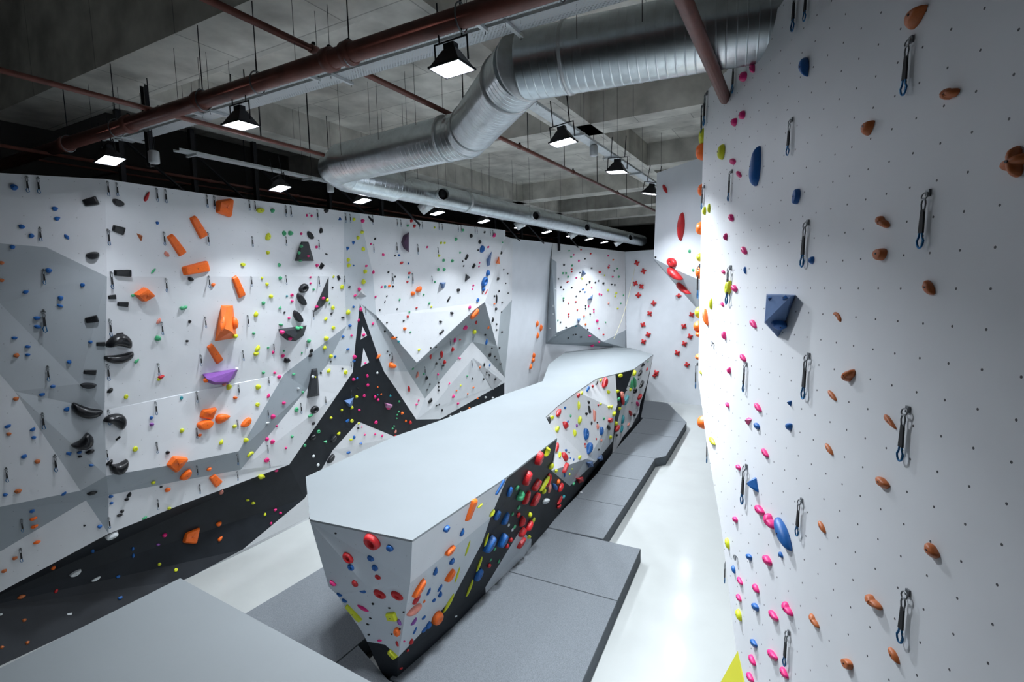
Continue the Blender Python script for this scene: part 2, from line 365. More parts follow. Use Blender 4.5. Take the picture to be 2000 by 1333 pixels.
# yellow painted wedge foot at the bottom of the free edge
yb = [Rw(1441, 1272), Rw(1420, 1345), Rw(1457, 1345)]
yv = MB().add([yb[0], yb[1] - d0 * 0 + nR * .12, yb[2] + nR * .02, yb[0] - nR * .02, yb[1] - nR * .02, yb[2] - nR * .02], [(0, 1, 2), (0, 3, 4, 1), (1, 4, 5, 2), (2, 5, 3, 0)])
tag(yv.build('climbing_volume', YEL), 'yellow triangular volume at the foot of the free edge of the near wall', 'climbing volume')

# ------------------------------------------------------------------ free-standing boulder
def Z(u, v, z=3.5): return onz(u, v, z)
def rf(u, v, d=0.0): # leaning side plane of the boulder's near half
    r = ray(u, v); return CAM + r * ((-6.495 + d - (CAM.x - .31 * CAM.z)) / (r.x - .31 * r.z))
bo = empty('bouldering_block', (-7.4, 15, 0))
tag(bo, 'long free-standing bouldering block with flat grey deck, angular hold-covered faces and charcoal foot', 'bouldering block')
def cen(lst): return [V(p) - V((-7.4, 15, 0)) for p in lst]
TOP = [(805, 1056), (990, 932), (1088, 856), (1078, 838), (1066, 815), (1090, 793), (1128, 765), (1165, 740), (1202, 731), (1237, 722), (1256, 708), (1276, 693),
       (1232, 680), (1180, 678), (1108, 685), (1072, 712), (1060, 745), (985, 771), (870, 818), (770, 853), (597, 932), (605, 1015)]
tp = [Z(*p) for p in TOP]
def kid(o, root):
    o.parent = root; o.matrix_parent_inverse = Matrix.Translation(-root.location); return o
n = len(tp)
dv = [p - V((0, 0, 0)) for p in tp] + [p - V((0, 0, .035)) for p in tp]
dk, _ = tess(dv[:n], [list(range(n))])
dkf = dk + [(i, i + n, (i + 1) % n + n, (i + 1) % n) for i in range(n)]
deck = kid(mesh('deck', dv, dkf, DECK), bo)
T = {('t%d' % i): p - V((0, 0, .03)) for i, p in enumerate(tp)}
K = dict(T)
bz = .02
for i, (u, v) in enumerate([(772, 1315), (866, 1234), (949, 1157), (1004, 1105), (1036, 1062), (1095, 998), (1140, 955), (1188, 901), (1195, 879), (1230, 843), (1248, 822)]):
    p = onz(u, v, .35); K['b%d' % i] = V((p.x, p.y, bz))
for s in """m0 778 1284;m1 822 1238;m2 887 1165;m3 942 1060;m4 801 1140;m5 958 1012;w1 948 1148;w2 1016 1036;w3 1038 1054""".replace('\n', ';').split(';'):
    k, u, v = s.split(); K[k] = rf(float(u), float(v))
for s in """d1 1083 898 -6.0;d2 1077 920 -6.1;d3 1113 950 -6.55;g1 1145 897 -6.62;g2 1152 893 -6.7;g3 1164 902 -6.72;h1 1203 800 -7.02;h2 1206 790 -7.08;h3 1197 862 -7.1
v1 1222 765 -7.0;v2 1212 800 -7.1;v3 1200 850 -7.15;s1 1262 755 -7.42;s2 1250 790 -7.45;f1 1217 853 -7.22;f2 1233 834 -7.3;f3 1248 806 -7.42""".replace('\n', ';').split(';'):
    k, u, v, x = s.split(); K[k] = onx(float(u), float(v), float(x))
side = panelwall('side_face', K, [
    ('t0 m4 m5 t1', WHITE, 'white side of the block'), ('m4 m0 m1 m2 m3 m5', LGREY, 'white side of the block'),  # lower facet is white too; its shade below the fold is coloured in as grey
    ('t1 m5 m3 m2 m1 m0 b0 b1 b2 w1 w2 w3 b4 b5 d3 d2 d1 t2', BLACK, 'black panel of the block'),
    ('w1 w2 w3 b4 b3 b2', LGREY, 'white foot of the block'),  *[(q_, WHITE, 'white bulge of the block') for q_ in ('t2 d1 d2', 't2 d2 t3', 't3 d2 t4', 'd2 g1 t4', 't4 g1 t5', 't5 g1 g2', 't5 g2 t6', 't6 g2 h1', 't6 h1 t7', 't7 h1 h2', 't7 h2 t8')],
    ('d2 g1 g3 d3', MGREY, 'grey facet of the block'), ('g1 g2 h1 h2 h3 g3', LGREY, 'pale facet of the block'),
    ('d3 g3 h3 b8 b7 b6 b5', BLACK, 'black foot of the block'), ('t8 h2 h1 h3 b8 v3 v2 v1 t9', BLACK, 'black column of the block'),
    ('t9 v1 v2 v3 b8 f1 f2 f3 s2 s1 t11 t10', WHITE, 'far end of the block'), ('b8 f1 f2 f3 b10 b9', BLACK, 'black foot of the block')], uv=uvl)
kid(side, bo)
N_ = {k: K[k] for k in ('t0', 't21', 'm4', 'm0', 'b0')}
_pn = (K['t0'] - K['t21']).cross(K['m0'] - K['t0']).normalized()
for k, u, v in (('a', 642, 1147), ('b', 658, 1162), ('c', 676, 1190), ('d', 706, 1233), ('e', 717, 1254), ('f', 752, 1260)): N_[k] = onpl(u, v, K['t0'], _pn)
N_['f'] = N_['f']; N_['g'] = V((N_['e'].x + .16, N_['e'].y + .3, bz)); N_['h'] = onpl(720, 1152, K['t0'] - _pn * 0 + (CAM - K['t0']).normalized() * .05, _pn)
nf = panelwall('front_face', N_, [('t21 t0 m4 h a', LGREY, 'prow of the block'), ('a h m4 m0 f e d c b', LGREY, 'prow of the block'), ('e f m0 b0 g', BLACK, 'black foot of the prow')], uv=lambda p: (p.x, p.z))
kid(nf, bo)
bk = MB(); L_ = [tp[i] - V((0, 0, .03)) for i in (11, 12, 13, 14, 15, 16, 17, 18, 19, 20, 21)]
cx_ = [K['b10'], V((-8.4, 28, bz)), V((-9.4, 27.6, bz)), V((-9.9, 27, bz)), V((-9.4, 23.5, bz)), V((-8.4, 19.8, bz)), V((-8.8, 17.5, bz)), V((-8.8, 14, bz)), V((-8.5, 11, bz)), V((-7.7, 9.2, bz)), N_['g']]
for i in range(10): bk.add([L_[i], L_[i + 1], cx_[i + 1], cx_[i]], [(0, 1, 2, 3)])
bk.add([L_[10], N_['a'], N_['b'], N_['c'], N_['d'], N_['e'], N_['g'], cx_[9], L_[9]], [(0, 1, 8), (1, 7, 8), (1, 2, 7), (2, 3, 7), (3, 4, 7), (4, 5, 7), (5, 6, 7)])
kid(bk.build('rear_face', BLACK), bo)
# near block whose deck fills the foreground corner
b2 = empty('bouldering_block', (-6, 2, 0)); tag(b2, 'smaller bouldering block beside the black band, only its flat grey deck showing', 'bouldering block')
q = [Z(352, 1130), Z(12, 1300), Z(12, 1300) + V((.15, -2.3, 0)), Z(725, 1333) + V((.9, -2.2, 0)), Z(725, 1333) + V((1.4, -.15, 0))]
q4 = Z(352, 1130) + (Z(725, 1333) - Z(352, 1130)) * 1.35; q = [q[0], q[1], q[2], V((q4.x, q[2].y, 3.5)), q4]
kid(mesh('deck', q + [p - V((0, 0, .04)) for p in q], [(4, 3, 2, 1, 0)] + [(i, i + 5, (i + 1) % 5 + 5, (i + 1) % 5) for i in range(5)], DECK), b2)
c0 = sum(q, V()) / 5; qb = [c0 + (p - c0) * .62 for p in q]; qb = [V((p.x, p.y, .0)) for p in qb]
kid(mesh('side_face', [p - V((0, 0, .04)) for p in q] + qb, [(i, i + 5, (i + 1) % 5 + 5, (i + 1) % 5) for i in range(5)], WHITE_P), b2)

# ------------------------------------------------------------------ crash mats
def crash_mat(pts, label):
    m = len(pts); vs = [V((x, y, 0.004)) for x, y in pts] + [V((x, y, .35)) for x, y in pts]
    c = V((sum(p[0] for p in pts) / m, sum(p[1] for p in pts) / m, 0))
    o = empty('crash_mat', c); tag(o, label, 'mat', 'crash mats round the block')
    s_ = mesh('side_cover', [p - c for p in vs], [(i, (i + 1) % m, (i + 1) % m + m, i + m) for i in range(m)] + [tuple(range(m))[::-1]], MATS, o)
    ins = [c + (V((x, y, 0)) - c) * .996 for x, y in pts]
    t_ = mesh('top_cover', [p - c for p in vs[m:]] + [V((p.x, p.y, .375)) - c for p in ins], [tuple(range(m, 2 * m))] + [(i, (i + 1) % m, (i + 1) % m + m, i + m) for i in range(m)], MATF, o)
    return o
crash_mat([(-10.75, 2.6), (-7.72, 2.6), (-7.72, 7.9), (-8.6, 9.0), (-10.78, 9.3)], 'grey carpeted crash mat behind the prow of the block, towards the long wall')
crash_mat([(-7.7, 2.6), (-3.1, 2.6), (-3.2, 6.75), (-6.5, 6.75), (-7.7, 7.2)], 'grey carpeted crash mat in front of the prow, partly under the near deck')
E_ST = [((-6.5, 6.78), (-3.2, 6.78)), ((-6.37, 11.0), (-3.5, 11.0)), ((-6.5, 13.63), (-3.67, 13.6)), ((-6.52, 13.66), (-4.76, 13.68)), ((-6.58, 16.1), (-4.88, 16.1)), ((-6.7, 18.6), (-5.0, 18.6)),
        ((-6.95, 21.3), (-5.14, 21.3)), ((-7.15, 24.7), (-4.95, 24.7)), ((-7.35, 27.7), (-5.09, 27.7))]
lab = ['wide grey crash mat beside the black panel, just past the prow', 'wide grey crash mat with the outward step at the narrowing', None,
       'grey crash mat first after the narrowing beside the black foot', 'grey crash mat beside the grey facet of the block', 'grey crash mat beside the pale facet, before the small bulge in the edge',
       'grey crash mat just after the small step in its outer edge', 'grey crash mat beside the far end of the block, before the pointed mat']
for i in range(8):
    if lab[i] is None: continue
    (a, b), (c, d) = E_ST[i], E_ST[i + 1]; g = .012
    pts = [(a[0], a[1] + g), (b[0], b[1] + g), (d[0], d[1] - g), (c[0], c[1] - g)]
    if i == 6: pts = [(a[0], a[1] + g), (b[0], b[1] + g), (-4.82, 21.75), (d[0], d[1] - g), (c[0], c[1] - g)]
    crash_mat(pts, lab[i])
crash_mat([(-7.37, 27.72), (-5.1, 27.72), (-6.98, 31.9), (-8.72, 32.1), (-8.5, 28.4)], 'pointed grey crash mat at the far end, by the pale end wall')
# litter: small scrap of paper on the mat
sc = MB().add([onz(1132, 961, .385), onz(1137, 960, .40), onz(1138, 964, .385), onz(1134, 964, .40)], [(0, 1, 2), (0, 2, 3)])
tag(sc.build('paper_scrap', PLAST), 'tiny crumpled white paper scrap lying on the grey mat', 'litter')

# ------------------------------------------------------------------ floodlights
def make_lamp():
    r = empty('floodlight')
    MB().frus((0, 0, 0), (.25, .21), (.11, .07), .24).build('housing', STEEL, r)
    fr = MB(); fr.box((-.27, -.23, -.03), (.27, -.21, .0)); fr.box((-.27, .21, -.03), (.27, .23, .0)); fr.box((-.27, -.21, -.03), (-.25, .21, .0)); fr.box((.25, -.21, -.03), (.27, .21, .0))
    fr.build('rim', STEEL, r)
    MB().box((-.248, -.208, -.012), (.248, .208, -.006)).build('glass', GLASS, r)
    MB().tube([(-.285, 0, .05), (-.285, 0, .38), (.285, 0, .38), (.285, 0, .05)], .013, 6).build('bracket', STEEL, r)
    hs = MB(); hs.box((-.09, -.06, .24), (.09, .06, .33)); hs.build('driver_box', STEEL, r)
    for sx in (-.2, .2): MB().tube([(sx, 0, .38), (sx, 0, .95)], .012, 6).build('hanger', STEEL, r)
    ld = bpy.data.lights.new('lamp_light', 'AREA'); ld.shape = 'RECTANGLE'; ld.size = .46; ld.size_y = .38; ld.energy = LAMP_W; ld.color = (.86, .93, 1.0); ld.spread = math.radians(118)
    lo = bpy.data.objects.new('lamp_light', ld); lo.location = (0, 0, -.035); link(lo, r)
    r.scale = (.78, .78, .78)
    return r
def copy_tree(o, parent=None):
    c = o.copy(); COL.objects.link(c)
    if parent: c.parent = parent
    for ch in o.children: copy_tree(ch, c)
    return c
LZ = 10.0
LAMPS = [(215, 312, 0), (547, 367, 0), (708, 392, 0), (854, 416, 0), (945, 432, 0), (1015, 443, 0), (1068, 453, 0), (1115, 460, 0), (1150, 467, 0), (1180, 473, 0),
         (470, 243, 1), (883, 132, 2), (1100, 277, 2), (1205, 335, 2), (1270, 378, 2)]
ordn = ['closest to the camera', 'second along', 'third along', 'fourth along', 'fifth along', 'sixth along', 'seventh along', 'eighth along', 'ninth along', 'last and smallest']
ord2 = ['brightest one, by the duct bend', 'second along, under the cable tray', 'third along, under the cable tray', 'half hidden by the overhang panel']
PW = [.35, .85, 1.0, 1.05, 1.1, 1.1, 1.0, 1, 1.0, 1.1, .30, .7, 1.9, .9, .40]
lamp0 = make_lamp(); used = 0; k0 = k2 = 0
for i, (u, v, c) in enumerate(LAMPS):
    o = lamp0 if i == 0 else copy_tree(lamp0)
    o.location = onz(u, v, LZ)
    if c == 0: o.rotation_euler = (0, math.radians(-11), 0); o['label'] = 'black floodlight over the long wall, ' + ordn[k0]; k0 += 1
    elif c == 1: o.rotation_euler = (0, 0, 0); o['label'] = 'black floodlight under the red main pipe, between the two lamp rows'
    else: o.rotation_euler = (0, math.radians((-2, -6, 4, 12)[k2]), 0); o['label'] = 'black floodlight in the inner row, ' + ord2[k2]; k2 += 1
    o['category'] = 'floodlight'; o['group'] = 'floodlights over the hall'
    for ch in o.children:
        if ch.type == 'LIGHT': ch.data = ch.data.copy(); ch.data.energy = LAMP_W * PW[i]
for x, y in ((-4.3, 20.5), (-4.8, 24), (-5.3, 28), (-5.9, 32)):  # unseen lamps, added for the streak of glare on the floor
    o = copy_tree(lamp0); o.location = (x, y, LZ); o.rotation_euler = (0, math.radians(12), 0); o['label'] = 'black floodlight behind the overhang panel, out of view'; o['category'] = 'floodlight'; o['group'] = 'hidden floodlights'

# ------------------------------------------------------------------ ducts
def duct(root, name, pts, r, step=.11):
    """spiral-wound tube: closely spaced seams along straight runs"""
    P, R = [], []
    for i in range(len(pts) - 1):
        a, b = V(pts[i]), V(pts[i + 1]); Ln = (b - a).length; m = max(2, int(Ln / step))
        for k in range(m):
            for f, dr in ((.04, 0), (.80, 0), (.84, 0), (.88, .0026), (.93, .0026), (.97, 0)):
                P.append(a + (b - a) * ((k + f) / m)); R.append(r + dr)
    P.append(V(pts[-1])); R.append(r)
    o = MB().tube(P, R, 28).build(name, GALV, root, True)
    md = o.modifiers.new('e', 'EDGE_SPLIT'); md.split_angle = math.radians(60); return o
DZ = 10.5
dr = empty('ventilation_duct', (-5, 7, DZ)); tag(dr, 'wide galvanised spiral duct crossing the ceiling with two bends', 'duct')
def rel(ps, o): return [V(p) - o.location for p in ps]
e2p, e1p = V((-3.42, 6.72, DZ)), V((-5.82, 8.95, DZ))
duct(dr, 'duct_section', rel([(3.5, 7.6, DZ), e2p], dr), .44)
duct(dr, 'duct_section', rel([e2p, e1p], dr), .44)
duct(dr, 'duct_section', rel([e1p, (-9.55, 9.28, DZ)], dr), .44)
for p, t in ((e2p, V((-.9, .4, 0))), (e1p, V((-.95, .3, 0))), (V((-5.45, 8.6, DZ)), V((-.7, .7, 0))), (V((-6.35, 8.98, DZ)), V((-1, .02, 0))), (V((-3.85, 7.1, DZ)), V((-.7, .7, 0))), (V((-2.8, 6.8, DZ)), V((-1, -.1, 0)))):
    t.normalize(); q_ = p - dr.location; MB().tube([q_ - t * .02, q_ + t * .02], .457, 28).build('joint_collar', GALV2, dr, True)
fd = empty('ventilation_duct', (-9.5, 20, 10.3)); tag(fd, 'narrower galvanised duct running away above the long wall with round outlets', 'duct')
duct(fd, 'duct_elbow', rel([(-9.5, 9.28, 10.5), (-9.95, 9.45, 10.46), (-10.1, 9.95, 10.4), (-9.9, 10.5, 10.35), (-9.75, 11.3, 10.3)], fd), .40, .13)
duct(fd, 'duct_section', rel([(-9.75, 11.3, 10.3), (-9.45, 20, 10.3)], fd), .33)
duct(fd, 'duct_section', rel([(-9.45, 20, 10.3), (-9.1, 34, 10.3)], fd), .33)
for y in (13.0, 18.8, 24.0, 30.6):
    x = -9.6 + (y - 13) * .02; c = V((x, y, 10.3)) - fd.location
    o = MB().tube([c + V((.15, -.12, -.05)), c + V((.52, -.38, -.08))], .16, 16, caps=False).build('outlet', GALV2, fd, True)
    MB().tube([c + V((.50, -.37, -.08)), c + V((.53, -.39, -.08))], .175, 16, caps=False).build('outlet_rim', GALV2, o, True)
    MB().tube([c + V((.40, -.30, -.08)), c + V((.41, -.31, -.08))], .155, 16).build('damper', STEEL, o, True)
    o = MB().tube([c + V((-.1, 0, -.15)), c + V((-.5, -.15, -.42))], .16, 14).build('outlet', GALV2, fd, True)
for y in (14.5, 17, 21, 26, 31): MB().tube([V((-9.6, y - .03, 10.3)) - fd.location, V((-9.6, y + .03, 10.3)) - fd.location], .34, 24).build('joint_collar', GALV2, fd, True)

# ------------------------------------------------------------------ pipes
def pipe(pts, r, label, cplg=(), m=RUST):
    c = V(pts[0]); o = empty('sprinkler_pipe', c); tag(o, label, 'pipe')
    MB().tube(rel(pts, o), r, 14).build('pipe_run', m, o, True)
    for t in cplg:
        a, b = V(pts[0]), V(pts[-1]); p = a + (b - a) * t - c; d = (b - a).normalized()
        q_ = MB().tube([p - d * .07, p - d * .06, p + d * .06, p + d * .07], [r * 1.02, r * 1.28, r * 1.28, r * 1.02], 14).build('pipe_coupling', m, o, True)
        MB().box(tuple(p + V((-.02, -.02, r * 1.1))), tuple(p + V((.02, .02, r * 1.1 + .05)))).build('clamp_lug', STEEL, q_)
    return o
pipe([(-16.1, 5.17, 10.5), (3, 5.2, 10.5)], .118, 'thick red main pipe crossing under the concrete beam', (.18, .3, .41, .557, .575))
pipe([(-6.39, -2.3, 11.05), (-6.39, 30, 11.05)], .049, 'thin red pipe running away beside the duct bend', (.25, .37, .45, .56, .7))
pipe([(-9.6, 1, 10.6), (-9.6, 8.78, 10.6)], .042, 'thin red pipe passing above the duct end', (.55,))
pipe([(-13.3, 3, 10.4), (-13.5, 30, 10.4)], .035, 'thin pale red pipe high above the long wall', (.2, .3, .4, .5))
pipe([(-13.45, 5, 10.27), (-13.65, 26, 10.27)], .02, 'slender conduit just below the pale red pipe', ())
pipe([(-.99, 2.5, 10.0), (-1.0, 8.0, 10.0)], .075, 'red pipe crossing in front of the wide duct', (.26,))
# hangers: ring clamps and threaded rods
def rod(x, y, z0, z1, r=.006): return MB().tube([(0, 0, 0), (0, 0, z1 - z0)], r, 5)
RODL = []
def hang(x, y, z0, where, z1=12.35, r=.0045, m=STEEL):
    if 5.1 < y < 6.4 or abs(y - 13.7) < .5 or abs(y - 23.1) < .5 or (-5.8 < x < -4.85): z1 = 11.6
    o = rod(x, y, z0, z1, r).build('hanger_rod', m); o.location = (x, y, z0)
    RODL.append((o, where)); return o
for x in (-12.6, -10.8, -8.2, -6.9, -5.1, -3.4, -2.2):
    c = V((x, 5.18, 10.5)); o = empty('pipe_clamp', c); RODL.append((o, 'over the main pipe'))
    MB().tube([(0.0, .125 * math.sin(a * math.pi / 8), .125 * math.cos(a * math.pi / 8) * 1.25) for a in range(16)], .01, 5, closed=True).build('ring', CHROME, o)
    MB().tube([(0, 0, .15), (0, 0, 1.1)], .008, 5).build('rod', STEEL, o)
for y in (9.7, 12.7, 15.1, 18, 21.5, 25.6): hang(-6.39, y, 11.1, 'over the thin red pipe', r=.013)
for y in (7.2, 8.4): hang(-9.6, y, 10.64, 'over the second thin red pipe', r=.014)
for y in (7.2, 9.5, 12.4, 15.6, 20): hang(-13.4, y, 10.43, 'over the pale red pipe', r=.014)
for y in (11.2, 12.6, 15.4, 18.2, 21, 24, 27):
    for s in (-.36, .36): hang(-9.6 + s + (y - 13) * .02, y, 10.35, 'beside the narrower duct')
for x in (-9.0, -7.9, -6.9):
    for s in (-.47, .47): hang(x, 9.2 + s, 10.5, 'beside the wide duct')
for x in (-2.5, -1.7): hang(x, 6.35, 10.5, 'beside the wide duct')

# ------------------------------------------------------------------ cable trays
def tray(ax, a0, a1, c, z, wd, label, m=PERF, bars=1.5, lip_=.05):
    """ax 0: runs along x at y=c; ax 1: runs along y at x=c"""
    o = empty('cable_tray', (a0, c, z) if ax == 0 else (c, a0, z)); tag(o, label, 'cable tray')
    Ln = a1 - a0
    def bx(l0, l1, w0, w1, z0, z1): return ((l0, w0, z0), (l1, w1, z1)) if ax == 0 else ((w0, l0, z0), (w1, l1, z1))
    MB().box(*bx(0, Ln, -wd / 2, wd / 2, 0, .003)).build('tray_floor', m, o)
    for s in (-1, 1): MB().box(*bx(0, Ln, s * wd / 2 - .004, s * wd / 2 + .004, 0, lip_)).build('tray_side', GALV2, o)
    t = .3
    while t < Ln:
        MB().box(*bx(t, t + .05, -wd / 2 - .08, wd / 2 + .08, -.045, -.004)).build('cross_bar', GALV2, o)
        for s in (-1, 1):
            x, y = (a0 + t + .025, c + s * (wd / 2 + .06)) if ax == 0 else (c + s * (wd / 2 + .06), a0 + t + .025)
            hang(x, y, z - .08, 'beside the perforated trays' if ax == 0 else 'beside the long tray', r=.004)
        t += bars
    return o
tray(0, -12.5, 2.5, 5.62, 10.66, .28, 'perforated steel cable tray tucked beside the red main pipe', bars=2.9)
tray(0, -12.2, 2.5, 5.98, 10.66, .28, 'outer perforated steel cable tray of the pair by the main pipe', bars=2.9)
tray(1, 8.25, 24, -4.32, 10.72, .24, 'long steel cable tray above the inner row of floodlights', GALV2, 2.3)
tray(1, 6.6, 30, -11.5, 10.5, .22, 'pale steel cable tray running away above the long wall', GALV2, 3.0)
o = empty('cable_tray', (-3.95, 7.75, 10.72)); tag(o, 'short upright perforated tray end hanging beside the duct bend', 'cable tray')
MB().box((-.13, -.012, 0), (.13, -.008, .75)).build('tray_floor', PERF, o); MB().box((-.14, -.04, 0), (-.13, 0, .75)).build('tray_side', GALV2, o); MB().box((.13, -.04, 0), (.14, 0, .75)).build('tray_side', GALV2, o)
o = empty('cable_tray', (-11.1, 5.9, 10.0)); tag(o, 'upright cable tray drop by the red main pipe', 'cable tray')
MB().box((-.07, -.012, 0), (.07, -.008, 1.5)).build('tray_floor', GALV2, o); MB().box((-.08, -.07, 0), (-.07, 0, 1.5)).build('tray_side', STEEL, o); MB().box((.07, -.07, 0), (.08, 0, 1.5)).build('tray_side', STEEL, o)
for (x, y, z), lb in (((-10.95, 5.85, 10.15), 'white junction box on the upright tray drop'), ((-11.4, 10.6, 10.34), 'round white speaker below the wide duct end'), ((-4.3, 11.9, 10.59), 'pale box on the long cable tray')):
    o = empty('wall_speaker' if 'speaker' in lb else 'junction_box', (x, y, z)); tag(o, lb, 'speaker' if 'speaker' in lb else 'junction box')
    MB().tube([(0, 0, -.12), (0, 0, -.10), (0, 0, .10), (0, 0, .12)], [.07, .095, .095, .07], 16).build('body', PLAST, o, True)
    MB().tube([(0, 0, .12), (0, 0, .35 if z > 10.5 else 1.9)], .01, 6).build('stem', STEEL, o)

# black steel braces between wall head and backing wall
for i, (u, v, lb) in enumerate(((300, 362, 'first'), (440, 384, 'second'), (560, 398, 'third'), (700, 417, 'fourth'), (800, 426, 'fifth'), (1010, 462, 'sixth'), (1060, 468, 'seventh'), (1130, 477, 'eighth'))):
    p = onz(u, v, 9.85); o = empty('wall_brace', p); tag(o, 'black steel brace behind the head of the long wall, %s from the camera' % lb, 'brace', 'steel braces behind the long wall')
    MB().box((-1.25, -.05, -.3), (-1.13, .05, 1.75)).build('post', STEEL, o)
    MB().tube([(-1.2, 0, 1.2), (-.45, 1.1, -.1)], .035, 6).build('diagonal', STEEL, o)
    MB().tube([(-1.2, 0, .45), (-2.5, 0, .45)], .035, 6).build('tie_bar', STEEL, o)

# ------------------------------------------------------------------ climbing holds: shapes
def outline(kind, t):
    """radius-like outline point for angle t, unit box -.5...5"""
    c, s_ = math.cos(t), math.sin(t)
    if kind == 'b': r = .47 + .03 * math.sin(3 * t + .6) + .02 * math.sin(5 * t); return r * c, r * s_
    if kind in 'do': return .5 * c, .5 * s_
    if kind == 't': x = .5 * c; return x, .5 * s_ * (.30 + .85 * (.5 - x) ** .7)
    if kind == 'e': y = .5 * s_; return .5 * c, (.32 * s_ if s_ > 0 else .62 * s_) + .1
    if kind == 'm': return .5 * c, (0.0 if s_ > 0 else 1.0 * s_) + .5        # half moon, flat side up
    if kind in 'kz':
        x, y = .5 * c, .38 * math.copysign(abs(s_) ** .62, s_) * (1 + .14 * c); b = 1.25 * x * x; return x, (y - b + .14) if kind == 'k' else (y + b - .14)
    if kind in 'wq':
        p = .22; x = .5 * math.copysign(abs(c) ** p, c); y = .5 * math.copysign(abs(s_) ** p, s_)
        if kind == 'q': y *= .72 + .56 * (x + .5); x += .10 * y
        else: y *= .86 + .28 * (x + .5)
        return x, y
    if kind == 's': r = .20 + .30 * abs(math.cos(2 * t)) ** 1.5; return r * c, r * s_
    if kind == 'c': return .5 * c, .5 * s_ * (1 - .25 * abs(c))
    if kind == 'f': return .5 * c, .5 * s_ * (1 - .35 * c * c)
    if kind == 'p': r = .36 + .12 * math.cos(2 * t) + .05 * math.sin(3 * t + 1) + .02 * math.sin(7 * t); return r * c * 1.02, r * s_ * 1.25
    if kind == 'x': # four sided diamond
        k = 1 / (abs(c) + abs(s_)); return .5 * c * k ** .9, .5 * s_ * k ** .9
    if kind == 'v': # triangle
        a = (t + math.pi / 6) % (2 * math.pi / 3) - math.pi / 3; r = .25 / max(.3, math.cos(a)) * 1.0; return r * c * 1.15, r * s_ * 1.15
    return .5 * c, .5 * s_
PROF = {'b': (.62, 'dome'), 'd': (.42, 'dish'), 't': (.55, 'dome'), 'e': (.55, 'flat'), 'm': (.40, 'flat'), 'k': (.50, 'dome'), 'z': (.50, 'dome'), 'w': (.42, 'flat'), 'q': (.38, 'slope'),
        's': (.40, 'dome'), 'o': (.40, 'ring'), 'c': (.60, 'dome'), 'f': (.62, 'dome'), 'p': (.60, 'rough'), 'x': (.42, 'slope'), 'v': (.55, 'cone')}
PROTO = {}
def proto(kind):
    if kind in PROTO: return PROTO[kind]
    h, pr = PROF[kind]; n = 22; vs, fs = [], []
    if pr == 'ring': lv = [(1, 0), (1.0, .25), (.93, .65), (.8, .95), (.62, 1.0), (.45, .8), (.32, .45), (.22, .2), (.001, .18)]
    elif pr == 'dish': lv = [(1, 0), (.99, .3), (.92, .7), (.78, .93), (.55, 1.0), (.32, .96), (.16, .86), (.10, .6), (.001, .58)]
    elif pr == 'flat': lv = [(1, 0), (.97, .45), (.90, .78), (.80, .95), (.66, 1.0), (.3, 1.03), (.001, 1.04)]
    elif pr == 'slope': lv = [(1, 0), (.97, .30), (.90, .72), (.80, .98), (.5, 1.04), (.2, 1.05), (.001, 1.05)]
    elif pr == 'cone': lv = [(1, 0), (.9, .25), (.5, .75), (.2, 1.0), (.001, 1.05)]
    else: lv = [(1, 0), (1.02, .22), (.95, .5), (.80, .76), (.58, .93), (.3, 1.0), (.001, 1.02)]
    rnd = random.Random(ord(kind))
    for li, (sc_, z) in enumerate(lv):
        for j in range(n):
            x, y = outline(kind, 2 * math.pi * j / n)
            cx0, cy0 = (0, 0) if kind not in 'ekzm' else ((0, 0) if kind == 'e' else (0, .0))
            if kind in 'kz':  # shrink towards the bent spine, not the centre
                sp_ = (-1.25 * x * x + .14) * (1 if kind == 'k' else -1); X_, Y_ = x * (.35 + .65 * sc_ if sc_ > .3 else sc_ * 1.82), sp_ + (y - sp_) * sc_
                if sc_ < .31: Y_ = (-1.25 * X_ * X_ + .14) * (1 if kind == 'k' else -1) + (y - sp_) * sc_
            elif kind == 'm': X_, Y_ = x * sc_, .12 + (y - .12) * sc_
            else: X_, Y_ = x * sc_, y * sc_
            zz = z * h
            if pr == 'slope': zz *= (1 + .35 * y)
            if pr == 'dome' and kind in 'bct': Y_ += .10 * z        # lip leans upward
            if pr == 'rough' and li: k_ = 1 + .10 * math.sin(4 * x * 6 + y * 9); zz *= k_
            vs.append((X_, Y_, zz))
    for i in range(len(lv) - 1):
        for j in range(n):
            a, b = i * n, (i + 1) * n; fs.append((a + j, a + (j + 1) % n, b + (j + 1) % n, b + j))
    fs.append(tuple(range(n))[::-1]); fs.append(tuple((len(lv) - 1) * n + j for j in range(n)))
    me = bpy.data.meshes.new('hold_' + kind); me.from_pydata(vs, [], fs); me.materials.append(RM['B'])
    sm = pr in ('dome', 'dish', 'ring', 'rough')
    for p in me.polygons: p.use_smooth = sm and len(p.vertices) == 4
    PROTO[kind] = (me, lv[-1][1] * h if pr != 'ring' else .2 * h); return PROTO[kind]
bm_ = MB().tube([(0, 0, -.02), (0, 0, .03)], .07, 8); BOLTME = bpy.data.meshes.new('bolt'); BOLTME.from_pydata([tuple(v) for v in bm_.v], [], bm_.f); BOLTME.materials.append(BOLT)
for p in bm_.f: pass

BVH = None
def rebuild():
    global BVH; BVH = BVHTree.FromPolygons(TRI_V, TRI_F, all_triangles=True)
def hit(u, v):
    h = BVH.ray_cast(CAM, ray(u, v).normalized(), 80)
    if h[0] is None: return None
    n = h[1] if h[1].dot(CAM - h[0]) > 0 else -h[1]
    return h[0], n, TRI_N[h[2]]

